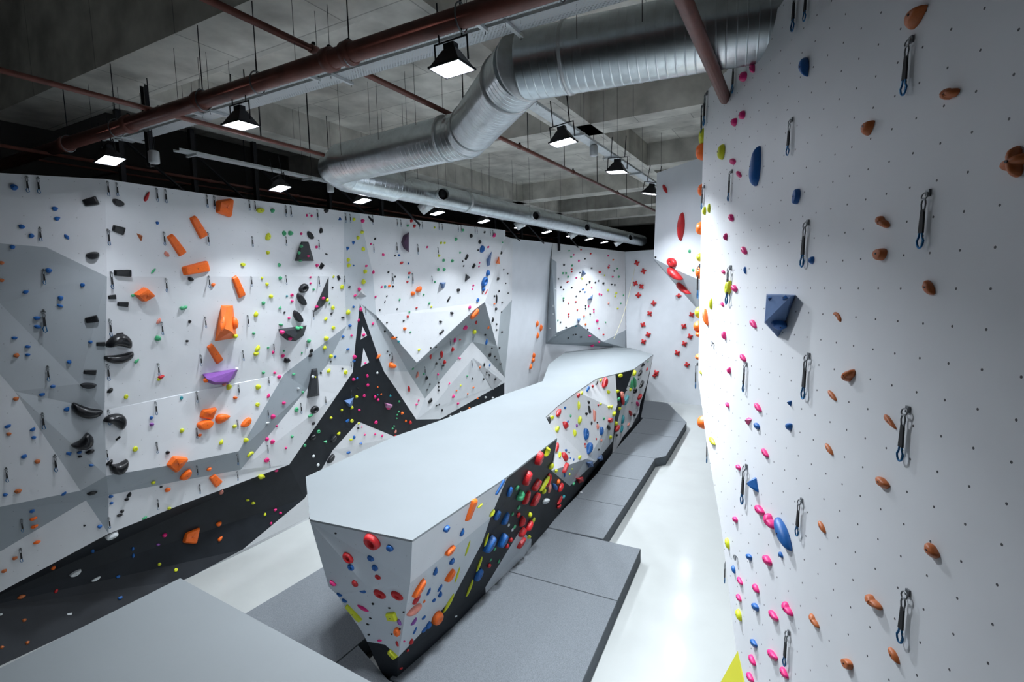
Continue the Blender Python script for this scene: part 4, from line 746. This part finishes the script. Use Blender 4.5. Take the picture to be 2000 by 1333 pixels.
ISL = """724 1062 34 28 -40 Ro;760 1073 15 15 0 Bd;678 1092 24 18 -45 Ro;684 1110 14 12 -45 Bo;723 1092 15 13 -30 Bd;731 1111 13 12 -45 Bd;737 1129 13 9 -30 Ro;692 1142 14 11 -45 Rd;649 1141 15 9 -40 Pb;650 1157 8 6 -40 Pb;662 1163 12 7 -30 Bb;672 1175 12 7 -30 Bb;670 1182 8 5 -30 Bb;707 1156 15 8 -20 Bd;740 1163 26 15 -30 Ro;774 1166 26 15 -30 Ro;689 1200 40 11 -47 Yw;708 1190 24 8 -30 Pc;728 1181 6 5 -20 Kb;760 1189 6 4 -10 Kb;788 1197 5 4 0 Kb
763 1207 22 18 0 Yw;779 1217 14 8 -65 Vb;775 1236 18 14 -80 Oe;723 1209 6 4 -20 Kb;718 1221 7 4 -20 Kb;720 1241 6 4 0 Kb;712 1247 16 10 -50 Yw;765 1240 4 3 0 Kb;775 1259 12 6 -70 Rb;741 1253 10 6 0 Pb;765 1281 20 12 -45 Yw;781 1230 4 4 0 Kb;655 1043 5 4 -30 Kb
922 998 42 12 70 Ow;938 989 12 5 40 Ye;873 1034 13 11 40 Be;904 1041 16 8 70 Bt;880 1077 24 12 45 Oe;884 1098 14 9 60 Bt;852 1117 16 9 75 Bt;880 1126 27 12 55 Oe;914 1072 30 4 72 Yc;894 1124 30 4 72 Yc;820 1151 40 13 58 Oe;838 1157 16 5 65 Bc;860 1150 16 5 60 Bc;861 1162 12 8 70 Bt;848 1174 8 6 40 Bb;815 1172 24 10 60 Ro;829 1176 7 4 60 Ob;811 1193 34 14 38 Jf;809 1216 18 6 55 Vb;828 1208 10 5 45 Bb;877 1180 40 6 60 Yc
857 1210 28 24 60 Od;838 1223 16 9 60 Bb;811 1233 16 4 65 Bc;829 1232 14 6 50 Bb;790 1254 5 4 0 Pb;804 1255 12 7 60 Rb;797 1272 6 5 30 Rb;784 1307 7 5 20 Rb;891 1205 6 4 20 Wb
978 953 32 6 60 Bw;997 962 19 10 75 Bd;1011 954 9 7 50 Gd;1017 970 20 12 65 Gp;1014 992 9 6 50 Gd;1031 936 27 12 70 Re;1029 973 28 11 70 Re;1049 949 22 12 55 Re;1047 977 28 12 60 Re;1054 897 25 13 75 Re;1070 883 16 10 70 Yk;1088 875 21 9 75 Rb;1065 945 34 8 60 Yf;1072 939 26 8 75 Rf;1063 960 12 7 75 Yb;1074 955 18 5 80 Jf;1085 952 18 8 -60 Bf;1091 942 9 6 70 Ob;1096 953 18 7 68 Rf;1067 980 18 12 20 Wb;1094 978 18 6 62 Rf;1101 972 8 5 60 Tb;1092 990 9 7 60 Rb
962 1004 16 6 60 Yb;973 1008 20 11 65 Bo;988 1014 25 11 68 Be;1002 1005 7 5 60 Gd;1013 1007 9 7 60 Rb;1036 1006 10 7 80 Yb;1042 1018 12 5 65 Yb;1021 1020 20 11 75 Rb;1035 1029 22 10 68 Rb;994 1027 6 4 60 Wb;1006 1030 8 5 60 Gd;1001 1036 7 4 60 Wb;1021 1042 18 12 55 Rb;951 1054 28 5 75 Yc;958 1065 34 15 60 Be;983 1057 28 14 65 Be;998 1056 10 7 60 Rb;991 1068 10 6 60 Rb;1034 1050 9 8 0 Yb;1019 1062 24 9 55 Re;967 1074 7 4 50 Gd;937 1103 30 5 70 Yc;959 1095 6 4 50 Gd;975 1098 8 4 60 Gd;956 1106 9 7 60 Rb;937 1125 26 14 62 Bd;918 1150 34 5 68 Yc;1008 1106 8 4 50 Wb
1092 807 18 10 65 Rb;1079 816 8 8 0 Yb;1089 839 13 9 60 Yb;1105 831 14 9 -60 Rb;1109 825 9 4 60 Bc;1104 797 6 5 0 Bb;1123 847 13 7 90 Yb;1133 821 14 8 80 Yb;1127 832 6 4 90 Vb;1131 793 16 5 90 Yb;1115 813 5 4 80 Gb;1130 773 10 8 60 Rb;1137 768 8 6 60 Yb;1149 760 13 5 60 Bw;1158 755 6 5 0 Rb;1166 748 11 5 60 Kf;1174 743 7 5 60 Yb;1182 748 21 11 75 Re;1189 766 8 7 0 Yd;1150 786 7 4 -70 Kb;1152 800 14 5 -80 Kw;1146 809 6 6 0 Kb;1162 812 20 6 90 Jw;1169 792 5 4 0 Rb;1174 790 5 4 0 Yb;1190 796 7 6 0 Yb;1195 795 7 6 60 Yb;1156 827 7 4 80 Kb;1168 834 10 5 90 Jb;1146 848 22 13 85 Bd;1152 876 24 13 75 Bf;1176 842 16 9 80 Bd;1180 818 6 5 50 Gb;1167 826 4 3 0 Kb
1193 821 12 10 20 Re;1200 809 9 7 60 Yb;1190 836 12 7 -60 Ko;1212 734 10 7 20 Ye;1207 765 8 6 0 Yb;1209 780 8 6 50 Gb;1211 799 9 6 0 Yb;1216 771 12 9 90 Jd;1217 784 16 6 -80 Rc;1224 783 14 9 60 Tw;1234 752 18 5 88 Gf;1240 748 20 6 -85 Gf;1232 762 8 6 0 Yb;1239 730 11 6 75 Yb;1251 729 14 6 60 Kf;1257 713 12 8 40 Kv;1241 764 10 7 60 Kf;1254 751 16 6 65 Kf;1250 776 12 7 60 Rb;1266 707 4 3 0 Gb;1264 722 6 3 70 Rb;1246 790 12 6 -60 Pb;1232 808 14 6 -60 Rb;1240 811 8 6 40 Kb;1217 820 16 5 80 Tc;1206 838 14 8 60 Rb;1215 838 14 5 80 Tc;1204 828 8 5 80 Yb;1228 830 8 4 60 Jb;1205 851 6 5 0 Kb;1193 855 7 7 0 Yb;1175 861 5 4 80 Jb;1170 879 4 4 0 Kb;1230 741 3 3 0 Kb;1229 755 3 3 0 Kb;1247 741 3 3 0 Kb;1234 787 3 3 0 Kb;1224 763 3 3 0 Kb
1104 893 18 9 -60 Rb;1094 889 12 6 85 Yb;1106 880 7 5 0 Bb;1112 885 4 3 0 Kb;1133 894 10 7 60 Yb;1114 895 4 3 80 Bb;1121 898 5 3 80 Bb;1077 912 12 8 60 Yb;1087 921 8 7 0 Yb;1105 915 20 8 68 Re;1103 929 8 3 85 Bb;1113 927 4 3 80 Yb;1121 946 6 4 60 Gb;1118 917 4 3 0 Yb;1092 835 5 4 0 Gb;1143 868 4 4 0 Rb;1165 858 4 3 80 Rb;1144 873 5 4 0 Jb"""
RWD = """1521 632 30 18 -10 Be;1504 583 11 9 50 Bv;1534 582 15 11 20 Bv;1468 133 18 12 -80 Pb;1451 150 20 14 80 Pb;1568 133 33 25 -80 Bt;1449 225 17 11 80 Pb;1433 239 14 12 60 Pb;1408 297 28 13 85 Yf;1430 316 16 13 -20 Pb;1442 341 16 10 -50 Pb;1474 325 72 21 84 Bt;1554 384 30 15 80 Be;1427 426 14 12 -60 Pb;1416 463 13 8 90 Pb;1452 490 18 12 -55 Pb;1584 509 15 12 60 Bb;1384 407 17 6 90 Yf;1375 412 15 7 90 Yf;1412 532 10 8 -30 Pb;1454 529 14 7 -80 Bt;1420 562 26 15 80 Yd;1433 564 17 13 -40 Pb;1388 594 20 6 88 Yf;1410 595 10 7 -60 Pb;1377 620 31 10 -82 Ob
1470 633 21 11 -55 Pf;1413 656 16 9 -80 Pb;1450 700 18 11 -55 Pb;1423 724 12 8 90 Pb;1368 728 8 5 -70 Yb;1634 618 24 11 -50 Nk;1655 734 30 26 40 Np;1624 773 27 10 -52 Nf;1618 878 28 10 -58 Nf;1785 32 58 32 50 Nt;1693 249 34 24 55 Nt;1851 183 40 28 10 Np;1974 316 74 60 25 Ns;1721 434 34 24 -40 Np;1717 496 28 24 10 Ne;1811 563 34 24 -60 Nb;1736 825 38 14 -50 Nt;1721 944 34 20 -35 Nb;1604 1030 28 10 -62 Nf;1817 1077 38 24 -50 Nb;1703 1177 42 22 -45 Np;1588 1213 32 13 -60 Np;1653 1297 26 20 -30 Ne;1744 1281 38 14 -60 Nf
1420 792 11 8 -60 Pb;1479 797 22 11 -55 Pb;1460 822 18 14 60 Pv;1477 833 15 12 -40 Bb;1541 787 14 11 -70 Bv;1540 834 16 15 30 Bb;1493 886 22 11 -55 Pb;1441 914 13 10 -40 Pb;1468 946 32 26 -50 Bv;1390 862 20 9 -55 Yf;1482 998 26 16 -45 Pb;1502 1019 34 20 -62 Pp;1527 1043 68 22 -68 Bf;1435 1016 13 11 -40 Pb;1420 1062 22 8 -80 Yf;1462 1089 15 12 -30 Bb;1524 1085 13 9 -60 Bb;1497 1096 24 16 -50 Pb;1432 1113 16 7 -75 Bf;1444 1136 18 9 -60 Pb;1475 1150 20 11 -60 Pf;1442 1169 16 9 -60 Pb
1474 1187 18 14 -40 Bb;1442 1202 24 10 -75 Yf;1509 1204 27 14 -50 Pb;1536 1190 32 16 -60 Pp;1471 1258 19 12 -50 Bb;1468 1291 24 11 -65 Pb;1507 1281 28 15 -45 Pb;1530 1316 26 13 -60 Pb;1464 1325 22 12 -60 Pb"""
RETD = "1371 262 30 10 Y;1369 291 30 14 O;1368 368 22 9 O;1366 444 24 11 O;1365 502 16 9 Y;1363 532 24 10 O;1362 612 22 10 Y;1361 640 22 12 O;1362 655 12 8 O;1359 700 12 8 O;1374 832 25 14 O"
SHP = {'b': 'knobbly', 'd': 'round', 't': 'teardrop', 'e': 'half-moon', 'm': 'half-moon', 'k': 'arched bean', 'z': 'bean', 'w': 'brick-shaped', 'q': 'wedge', 's': 'four-pointed', 'o': 'doughnut', 'c': 'thin', 'f': 'oblong', 'p': 'lumpy', 'x': 'diamond', 'v': 'triangular'}
SING = {1.35: 'huge', .0: ''}
recs = []
for txt, nm in ((HD, 0), (ISL, 1), (RWD, 2)):
    for it in txt.replace('\n', ';').split(';'):
        u, v, l, w_, a, cs = it.split(); u, v, l, w_, a = map(float, (u, v, l, w_, a))
        h = hit(u, v)
        if not h: print('MISS', it); continue
        P, nn, wh = h
        th = math.radians(a); du, dw = math.cos(th), -math.sin(th)
        A1, A2 = onpl(u + du * l / 2, v + dw * l / 2, P, nn), onpl(u - du * l / 2, v - dw * l / 2, P, nn)
        B1, B2 = onpl(u + dw * w_ / 2, v - du * w_ / 2, P, nn), onpl(u - dw * w_ / 2, v + du * w_ / 2, P, nn)
        X1 = (A1 - A2).normalized(); Y1 = nn.cross(X1).normalized()
        vw = (P - CAM).normalized(); dz = -(ROT.transposed() @ (P - CAM)).z
        def scr(d): # image motion, in pixels, of one metre along d
            a0, a1 = proj(P), proj(P + d * .01); return V(((a1[0] - a0[0]) * 100, (a1[1] - a0[1]) * 100))
        im, ip = V((du, dw)), V((dw, -du)); hk = .45
        sx, sy, sn = scr(X1), scr(Y1), scr(nn)
        wd = w_ / (abs(sy.dot(ip)) + hk * abs(sn.dot(ip)) + .25 * abs(sx.dot(ip)))
        Ln = l / (abs(sx.dot(im)) + .0 * abs(sy.dot(im)) + hk * abs(sn.dot(im)) * min(1, w_ / l))
        Ln = min(Ln, 1.6) * (1.08 if nm else 1.1); wd = min(wd, .9) * (1.12 if nm else 1.14)
        if Y1.z < 0 and cs[1] in 'bctemqkz' : X1, Y1 = -X1, -Y1
        if cs[1] in 't' and a != 0:  # thick end of a teardrop: lower end unless told
            pass
        hh = .25 * min(max(min(Ln, wd), .04), .45)
        if wh[0] != '\x00': P = onpl(u, v, P + nn * hh, nn) - nn * hh
        recs.append(dict(u=u, v=v, l=l, w=w_, a=a, c=cs[0], s=cs[1], P=P, n=nn, X=X1, Y=Y1, L=Ln, W=wd, wh=wh, area=l * w_, nm=nm))
recs.sort(key=lambda r: -r['area'])
NMAX = 289
def place(r, parent_less=True):
    me, top = proto(r['s'])
    D_ = min(max(min(r['L'], r['W']), .04), .45)
    k = 1.0
    o = bpy.data.objects.new('climbing_hold', me)
    M_ = Matrix((r['X'], r['Y'], r['n'])).transposed().to_4x4()
    M_ = Matrix.Translation(r['P'] - r['n'] * .004) @ M_ @ Matrix.Diagonal((max(r['L'], .03), max(r['W'], .03), D_ * 1.0, 1))
    o.matrix_world = M_; return o, top
big, small = recs[:NMAX], recs[NMAX:]
for r in big:
    o, top = place(r); link(o); m = RM[r['c']]
    if r['c'] == 'K' and r['s'] in 'eo': m = DISC
    o.material_slots[0].link = 'OBJECT'; o.material_slots[0].material = m
    r['o'] = o
    if r['l'] >= 13 and r['w'] >= 8:
        b = bpy.data.objects.new('bolt', BOLTME); COL.objects.link(b); b.parent = o; y0 = 0
        if r['s'] in 'k': y0 = .12
        if r['s'] in 'z': y0 = -.12
        b.location = (0, y0 + (.10 if r['s'] in 'bct' else 0), top)
        k = min(r['L'], r['W']) ; b.scale = (min(1, .12 / r['L']) , min(1, .12 / max(r['W'], .05)), 1)
# holds on the hidden return face, peeking past the free edge
for it in RETD.split(';'):
    u, v, l, w_, c = it.split(); u, v, l, w_ = map(float, (u, v, l, w_))
    best = min(range(len(EDGE) - 1), key=lambda i: 0 if EDGE[i][1] <= v <= EDGE[i + 1][1] else 1)
    t = (v - EDGE[best][1]) / (EDGE[best + 1][1] - EDGE[best][1]); E0 = G['e%d' % best].lerp(G['e%d' % (best + 1)], t)
    dpt = (E0 - CAM).length / F; P = E0 + rt * .16; hgt = l * dpt * 1.0
    me, top = proto('f'); o = bpy.data.objects.new('climbing_hold', me); link(o)
    M_ = Matrix((V((0, 0, 1)), rn.cross(V((0, 0, 1))) * 1, rn)).transposed().to_4x4()
    o.matrix_world = Matrix.Translation(P) @ M_ @ Matrix.Diagonal((hgt, .22, (w_ + 1) * dpt / .62, 1))
    o.material_slots[0].link = 'OBJECT'; o.material_slots[0].material = RM[c]
    big.append(dict(u=u, v=v, l=l, w=w_, a=90, c=c, s='f', area=l * w_, wh='return', nm=3, o=o))
# the countless tiny ones: one object
vs, fs, mi = [], [], []; cols = list(RM)
for r in small:
    o, top = place(r); n0 = len(vs); M_ = o.matrix_world.copy(); me = o.data
    loc = Matrix.Translation(r['P'] - r['n'] * .004) @ Matrix((r['X'], r['Y'], r['n'])).transposed().to_4x4() @ Matrix.Diagonal((max(r['L'], .03), max(r['W'], .03), min(max(min(r['L'], r['W']), .04), .45), 1))
    vs += [loc @ v.co for v in me.vertices]; fs += [tuple(i + n0 for i in p.vertices) for p in me.polygons]; mi += [cols.index(r['c'])] * len(me.polygons)
    bpy.data.objects.remove(o)
o = mesh('small_climbing_holds', vs, fs, [RM[c] for c in cols], mi=mi, smooth=True)
tag(o, 'tiny coloured footholds scattered over all the distant climbing panels', 'climbing holds', kind='stuff')

# ------------------------------------------------------------------ labels that single each hold out
LM = [(236, 670, 'black arched bean hold'), (285, 577, 'orange diamond hold'), (441, 405, 'orange wedge under the wall head'), (441, 632, 'orange pyramid volume'), (432, 737, 'purple volume'),
      (593, 490, 'black trapezoid volume'), (626, 577, 'black fin volume'), (571, 650, 'black bowl volume'), (612, 748, 'black column volume'), (682, 786, 'blue pyramid volume'), (759, 792, 'pale pink volume'),
      (792, 473, 'plum volume'), (865, 557, 'small blue wedge volume'), (956, 505, 'blue blade volume'), (913, 543, 'black triangle volume'), (408, 820, 'orange wedge cluster'), (347, 906, 'orange wedge on the grey band'),
      (375, 1049, 'orange wedge on the black band'), (168, 804, 'long black pebble hold'), (1141, 533, 'upper far blue volume'), (1154, 582, 'middle far blue volume'),
      (1131, 627, 'lowest far blue volume'), (1516, 610, 'folded blue volume'), (1474, 325, 'long blue teardrop'), (1527, 1043, 'long blue fin hold'), (1468, 946, 'big blue wedge hold'),
      (1655, 734, 'lumpy rust-orange hold'), (1785, 32, 'top rust-orange teardrop'), (1972, 314, 'starfish-shaped hold'), (724, 1062, 'big red doughnut on the prow'), (857, 1210, 'big round orange hold'),
      (922, 998, 'orange brick by the deck edge'), (1146, 848, 'blue ball of the white bulge'), (1054, 897, 'top red hold of the black panel'), (1132, 938, 'dark red block volume'), (1152, 908, 'blue pyramids at the foot'),
      (1329, 443, 'long red overhang hold'), (1256, 530, 'end wall stars'), (85, 545, 'end panel quickdraws'), (1216, 771, 'salmon hold on the black column')]
ORD = ['topmost', 'second from the top', 'third from the top', 'fourth from the top', 'fifth from the top', 'sixth from the top', 'seventh from the top', 'eighth from the top', 'ninth from the top', 'tenth from the top']
def size(r):
    s_ = math.sqrt(r['area'])
    return 'large' if s_ > 26 else ('' if s_ > 13 else 'small')
for r in big:
    sz = size(r); col = RC[r['c']][1]; r['base'] = ('%s %s %s hold' % (sz, col, SHP[r['s']])).strip()
    own = [m for m in LM if math.hypot(m[0] - r['u'], m[1] - r['v']) > 5 and (m[0] < 1366) == (r['u'] < 1366) and not (r['nm'] == 3)]
    if r['nm'] == 3: r['rel'] = 'peeking past the free edge of the near wall'; continue
    m = min(own, key=lambda m: math.hypot(m[0] - r['u'], m[1] - r['v'])); dx, dy = r['u'] - m[0], r['v'] - m[1]
    if math.hypot(dx, dy) < 14: rel_ = 'beside'
    elif abs(dx) > 1.1 * abs(dy): rel_ = 'left of' if dx < 0 else 'right of'
    else: rel_ = 'above' if dy < 0 else 'below'
    if r['wh'][0] == '\x00': rel_ = 'on or by'
    r['rel'] = '%s the %s' % (rel_, m[2])
grp = {}
for r in big: grp.setdefault((r['base'], r['rel']), []).append(r)
HN = {0: 'holds of the long wall and far walls', 1: 'holds of the bouldering block', 2: 'holds of the near wall', 3: 'holds of the near wall'}
for (bse, rl), rs in grp.items():
    rs.sort(key=lambda r: r['v'])
    for i, r in enumerate(rs):
        lb = bse + ' ' + rl
        if len(rs) > 1: lb = (ORD[min(i, 9)] if i < len(rs) - 1 or len(rs) > 10 else 'lowest') + ' ' + lb
        if len(lb.replace('-', '-').split()) > 15: lb = lb.replace(' from the top', ' down').replace('of the black panel', '').replace('  ', ' ')
        r['o']['label'] = lb; r['o']['category'] = 'climbing hold'; r['o']['group'] = HN[r['nm']]

# ------------------------------------------------------------------ quickdraws
def loop(r1, r2, ln, y0, n=14): # elongated ring hanging down from y0
    pts = []
    for i in range(n):
        t = 2 * math.pi * i / n; k = math.cos(t); rr = r1 if k > 0 else r2
        pts.append((rr * math.sin(t), 0, y0 - ln / 2 + (ln / 2) * k * (1 if abs(k) < 1 else 1)))
    return pts
def make_draw(det):
    q_ = empty('quickdraw'); n = 6 if det else 4; m = 14 if det else 8
    h_ = MB().box((-.012, -.006, -.02), (.012, .01, .02)); h_.build('bolt_hanger', CHROME, q_)
    MB().tube([(.022 * math.sin(2 * math.pi * i / 10), -.018 + .004 * math.cos(2 * math.pi * i / 10), -.018 + .022 * math.cos(2 * math.pi * i / 10)) for i in range(10)], .0045, n, True).build('hanger_ring', CHROME, q_, True)
    MB().tube([(x, y - .02, z) for x, y, z in loop(.016, .013, .085, -.032, m)], .005, n, True).build('upper_carabiner', CHROME, q_, True)
    s_ = MB(); s_.frus((0, -.02, -.232), (.016, .006), (.011, .006), .135); s_.build('sling', SLING, q_)
    lc = MB().tube([(x, y - .02, z) for x, y, z in loop(.013, .024, .105, -.215, m)], .006, n, True).build('lower_carabiner', BLUEM, q_, True)
    if det: MB().tube([(.020, -.02, -.245), (.014, -.024, -.302)], .003, 5).build('gate', CHROME, lc)
    return q_
QW = """52 343 33;74 345 33;209 353 30;227 356 27;305 367 27;322 369 27;403 380 25;417 382 26;486 390 20;497 392 20;557 400 22;567 402 21;619 408 20;674 415 19;683 417 17;727 420 18;775 427 14;782 428 14;818 432 14;824 432 14;857 435 13;863 436 13;894 438 14;900 439 14;927 442 13;931 443 13;957 447 12;962 448 12
78 443 28;210 447 32;319 452 27;405 453 26;492 463 20;558 463 18;622 470 18;85 527 30;216 532 34;323 545 27;407 540 24;490 541 20;558 539 18;622 541 20;672 540 16;85 607 44;213 625 34;315 630 26;400 620 22;483 617 22;611 607 18;93 716 30;209 713 32;308 711 24;391 694 22;474 686 20;534 673 15;598 667 15;83 808 32;211 802 30;303 786 26;383 766 22;465 753 20;524 738 16;107 890 33;208 880 20;305 865 22;383 838 20;463 821 18;523 802 14;587 789 20;12 915 28;384 911 18;463 889 20;522 871 16;42 1015 25;40 1072 27;212 1012 22;307 977 20;389 948 18;463 922 18;526 902 13
729 478 16;774 475 20;815 478 20;855 484 15;766 535 20;805 535 20;713 600 16;843 540 14;765 690 18;829 717 16;878 662 14;861 710 14;646 707 0;685 762 14;764 702 15;923 655 14;921 705 14;685 708 14;635 776 16"""
QR = """1559 -24 86;1581 -32 74;1451 100 70;1438 118 64;1382 180 66;1548 232 72;1782 75 113;1430 333 60;1376 363 46;1579 433 90;1815 375 112;1428 523 74;1459 712 56;1581 695 88;1775 800 105;1459 912 76;1567 978 72;1775 1158 102;1542 1236 68"""
dA, dB = make_draw(False), make_draw(True); nA = nB = 0
QD = []
for txt, far in ((QW, True), (QR, False)):
    for it in txt.replace('\n', ';').split(';'):
        u, v, l = map(float, it.split())
        if l <= 0: continue
        h = hit(u, v + (2 if v < 460 else 0))
        if h is None: continue
        P, nn, wh = h; down = V((0, 0, -1)); out = .02
        if nn.z > 0: down = (down - nn * down.dot(nn)).normalized()
        pa, pb = proj(P + nn * out), proj(P + nn * out + down * .33)
        sc_ = l / max(1, math.hypot(pb[0] - pa[0], pb[1] - pa[1])); sc_ = min(max(sc_, .6), 1.9)
        src = dA if far else dB; cnt = nA if far else nB
        o = src if cnt == 0 else copy_tree(src)
        if far: nA += 1
        else: nB += 1
        Yv = (-nn - (-nn).dot(down) * down).normalized(); Zv = -down; Xv = Yv.cross(Zv)
        o.matrix_world = Matrix.Translation(P + nn * .008) @ Matrix((Xv, Yv, Zv)).transposed().to_4x4() @ Matrix.Diagonal((sc_ * 1.15, sc_, sc_, 1))
        QD.append((u, v, o, far, l))
# draws hanging off the return face
for u, v, l in ((1374, 206, 60), (1367, 520, 66), (1362, 712, 50), (1384, 858, 50), (1419, 1098, 46)):
    i = [k for k in range(len(EDGE) - 1) if EDGE[k][1] <= v <= EDGE[k + 1][1]][0]
    t = (v - EDGE[i][1]) / (EDGE[i + 1][1] - EDGE[i][1]); E0 = G['e%d' % i].lerp(G['e%d' % (i + 1)], t) + rt * .1
    o = copy_tree(dB); sc_ = l / (F / ROT.transposed().__matmul__(E0 - CAM).z * -1) / .33
    r_ = ray(u, v); P = CAM + r_ * (((E0 - CAM).length) / r_.length)
    o.matrix_world = Matrix.Translation(P) @ Matrix((-rt, -rn, V((0, 0, 1)))).transposed().to_4x4() @ Matrix.Diagonal((sc_, sc_, sc_, 1))
    QD.append((u, v, o, False, l))
qg = {}
for u, v, o, far, l in QD:
    own = [(r['u'], r['v'], ('%s %s %s hold' % ('large' if r['area'] > 300 else '', RC[r['c']][1], SHP[r['s']])).strip()) for r in big[:150] if r['nm'] == (0 if far else 2)] + [m for m in LM if (m[0] < 1366) == (u < 1366)]
    m = min(own, key=lambda m: math.hypot(m[0] - u, m[1] - v - l / 2)); dx, dy = u - m[0], v + l / 2 - m[1]
    rel_ = ('left of' if dx < 0 else 'right of') if abs(dx) > abs(dy) else ('above' if dy < 0 else 'below')
    topr = far and v < 344 + (u - 52) * .118 + 8
    qg.setdefault(('quickdraw at the wall head' if topr else ('black and blue quickdraw' if not far else 'small hanging quickdraw'), '%s the %s' % (rel_, m[2]), far), []).append((v, u, o))
for (a, b, far), rs in qg.items():
    rs.sort(key=lambda t: t[:2])
    for i, (v, u, o) in enumerate(rs):
        lb = '%s %s' % (a, b)
        if len(rs) == 2: lb = ('higher ' if i == 0 else 'lower ') + lb
        elif len(rs) > 2: lb = ORD[min(i, 9)] + ' ' + lb
        tag(o, lb, 'quickdraw', 'quickdraws of the long wall' if far else 'quickdraws of the near wall')
# bare ring hangers
for u, v, lb in ((1394, 672, 'bare steel ring hanger at mid height of the near wall, close to its free edge'), (1440, 1090, 'bare steel ring hanger low by the free edge of the near wall')):
    P, nn, wh = hit(u, v); o = empty('ring_hanger', P); tag(o, lb, 'hanger')
    Xv = d0; X_ = V((0, 0, 1))
    MB().tube([nn * .03 + Xv * (.03 * math.sin(2 * math.pi * i / 12)) + X_ * (.03 * math.cos(2 * math.pi * i / 12)) for i in range(12)], .006, 6, True).build('ring', CHROME, o, True)
    MB().tube([nn * 0, nn * .03 + X_ * .03], .008, 6).build('bolt', CHROME, o)
# long rope in the far corner
p0, p1 = ony(1241, 520, D['g1'].y - .9), ony(1199, 662, D['g1'].y - 3.2)
o = MB().tube([p0.lerp(p1, t / 12) - V((0, 0, .5 * math.sin(math.pi * t / 12))) for t in range(13)], .014, 6).build('climbing_rope', ROPE)
tag(o, 'thin pale climbing rope hanging slantwise in the far corner by the star holds', 'rope')

for o, wh in RODL:
    if o.name.startswith('pipe_clamp'): tag(o, 'steel ring clamp on a rod, holding up the thick red main pipe', 'pipe clamp', 'ring clamps of the main pipe')
    else: tag(o, 'thin dark threaded rod hanging from the concrete ceiling ' + wh, 'hanger rod', 'threaded rods ' + wh)
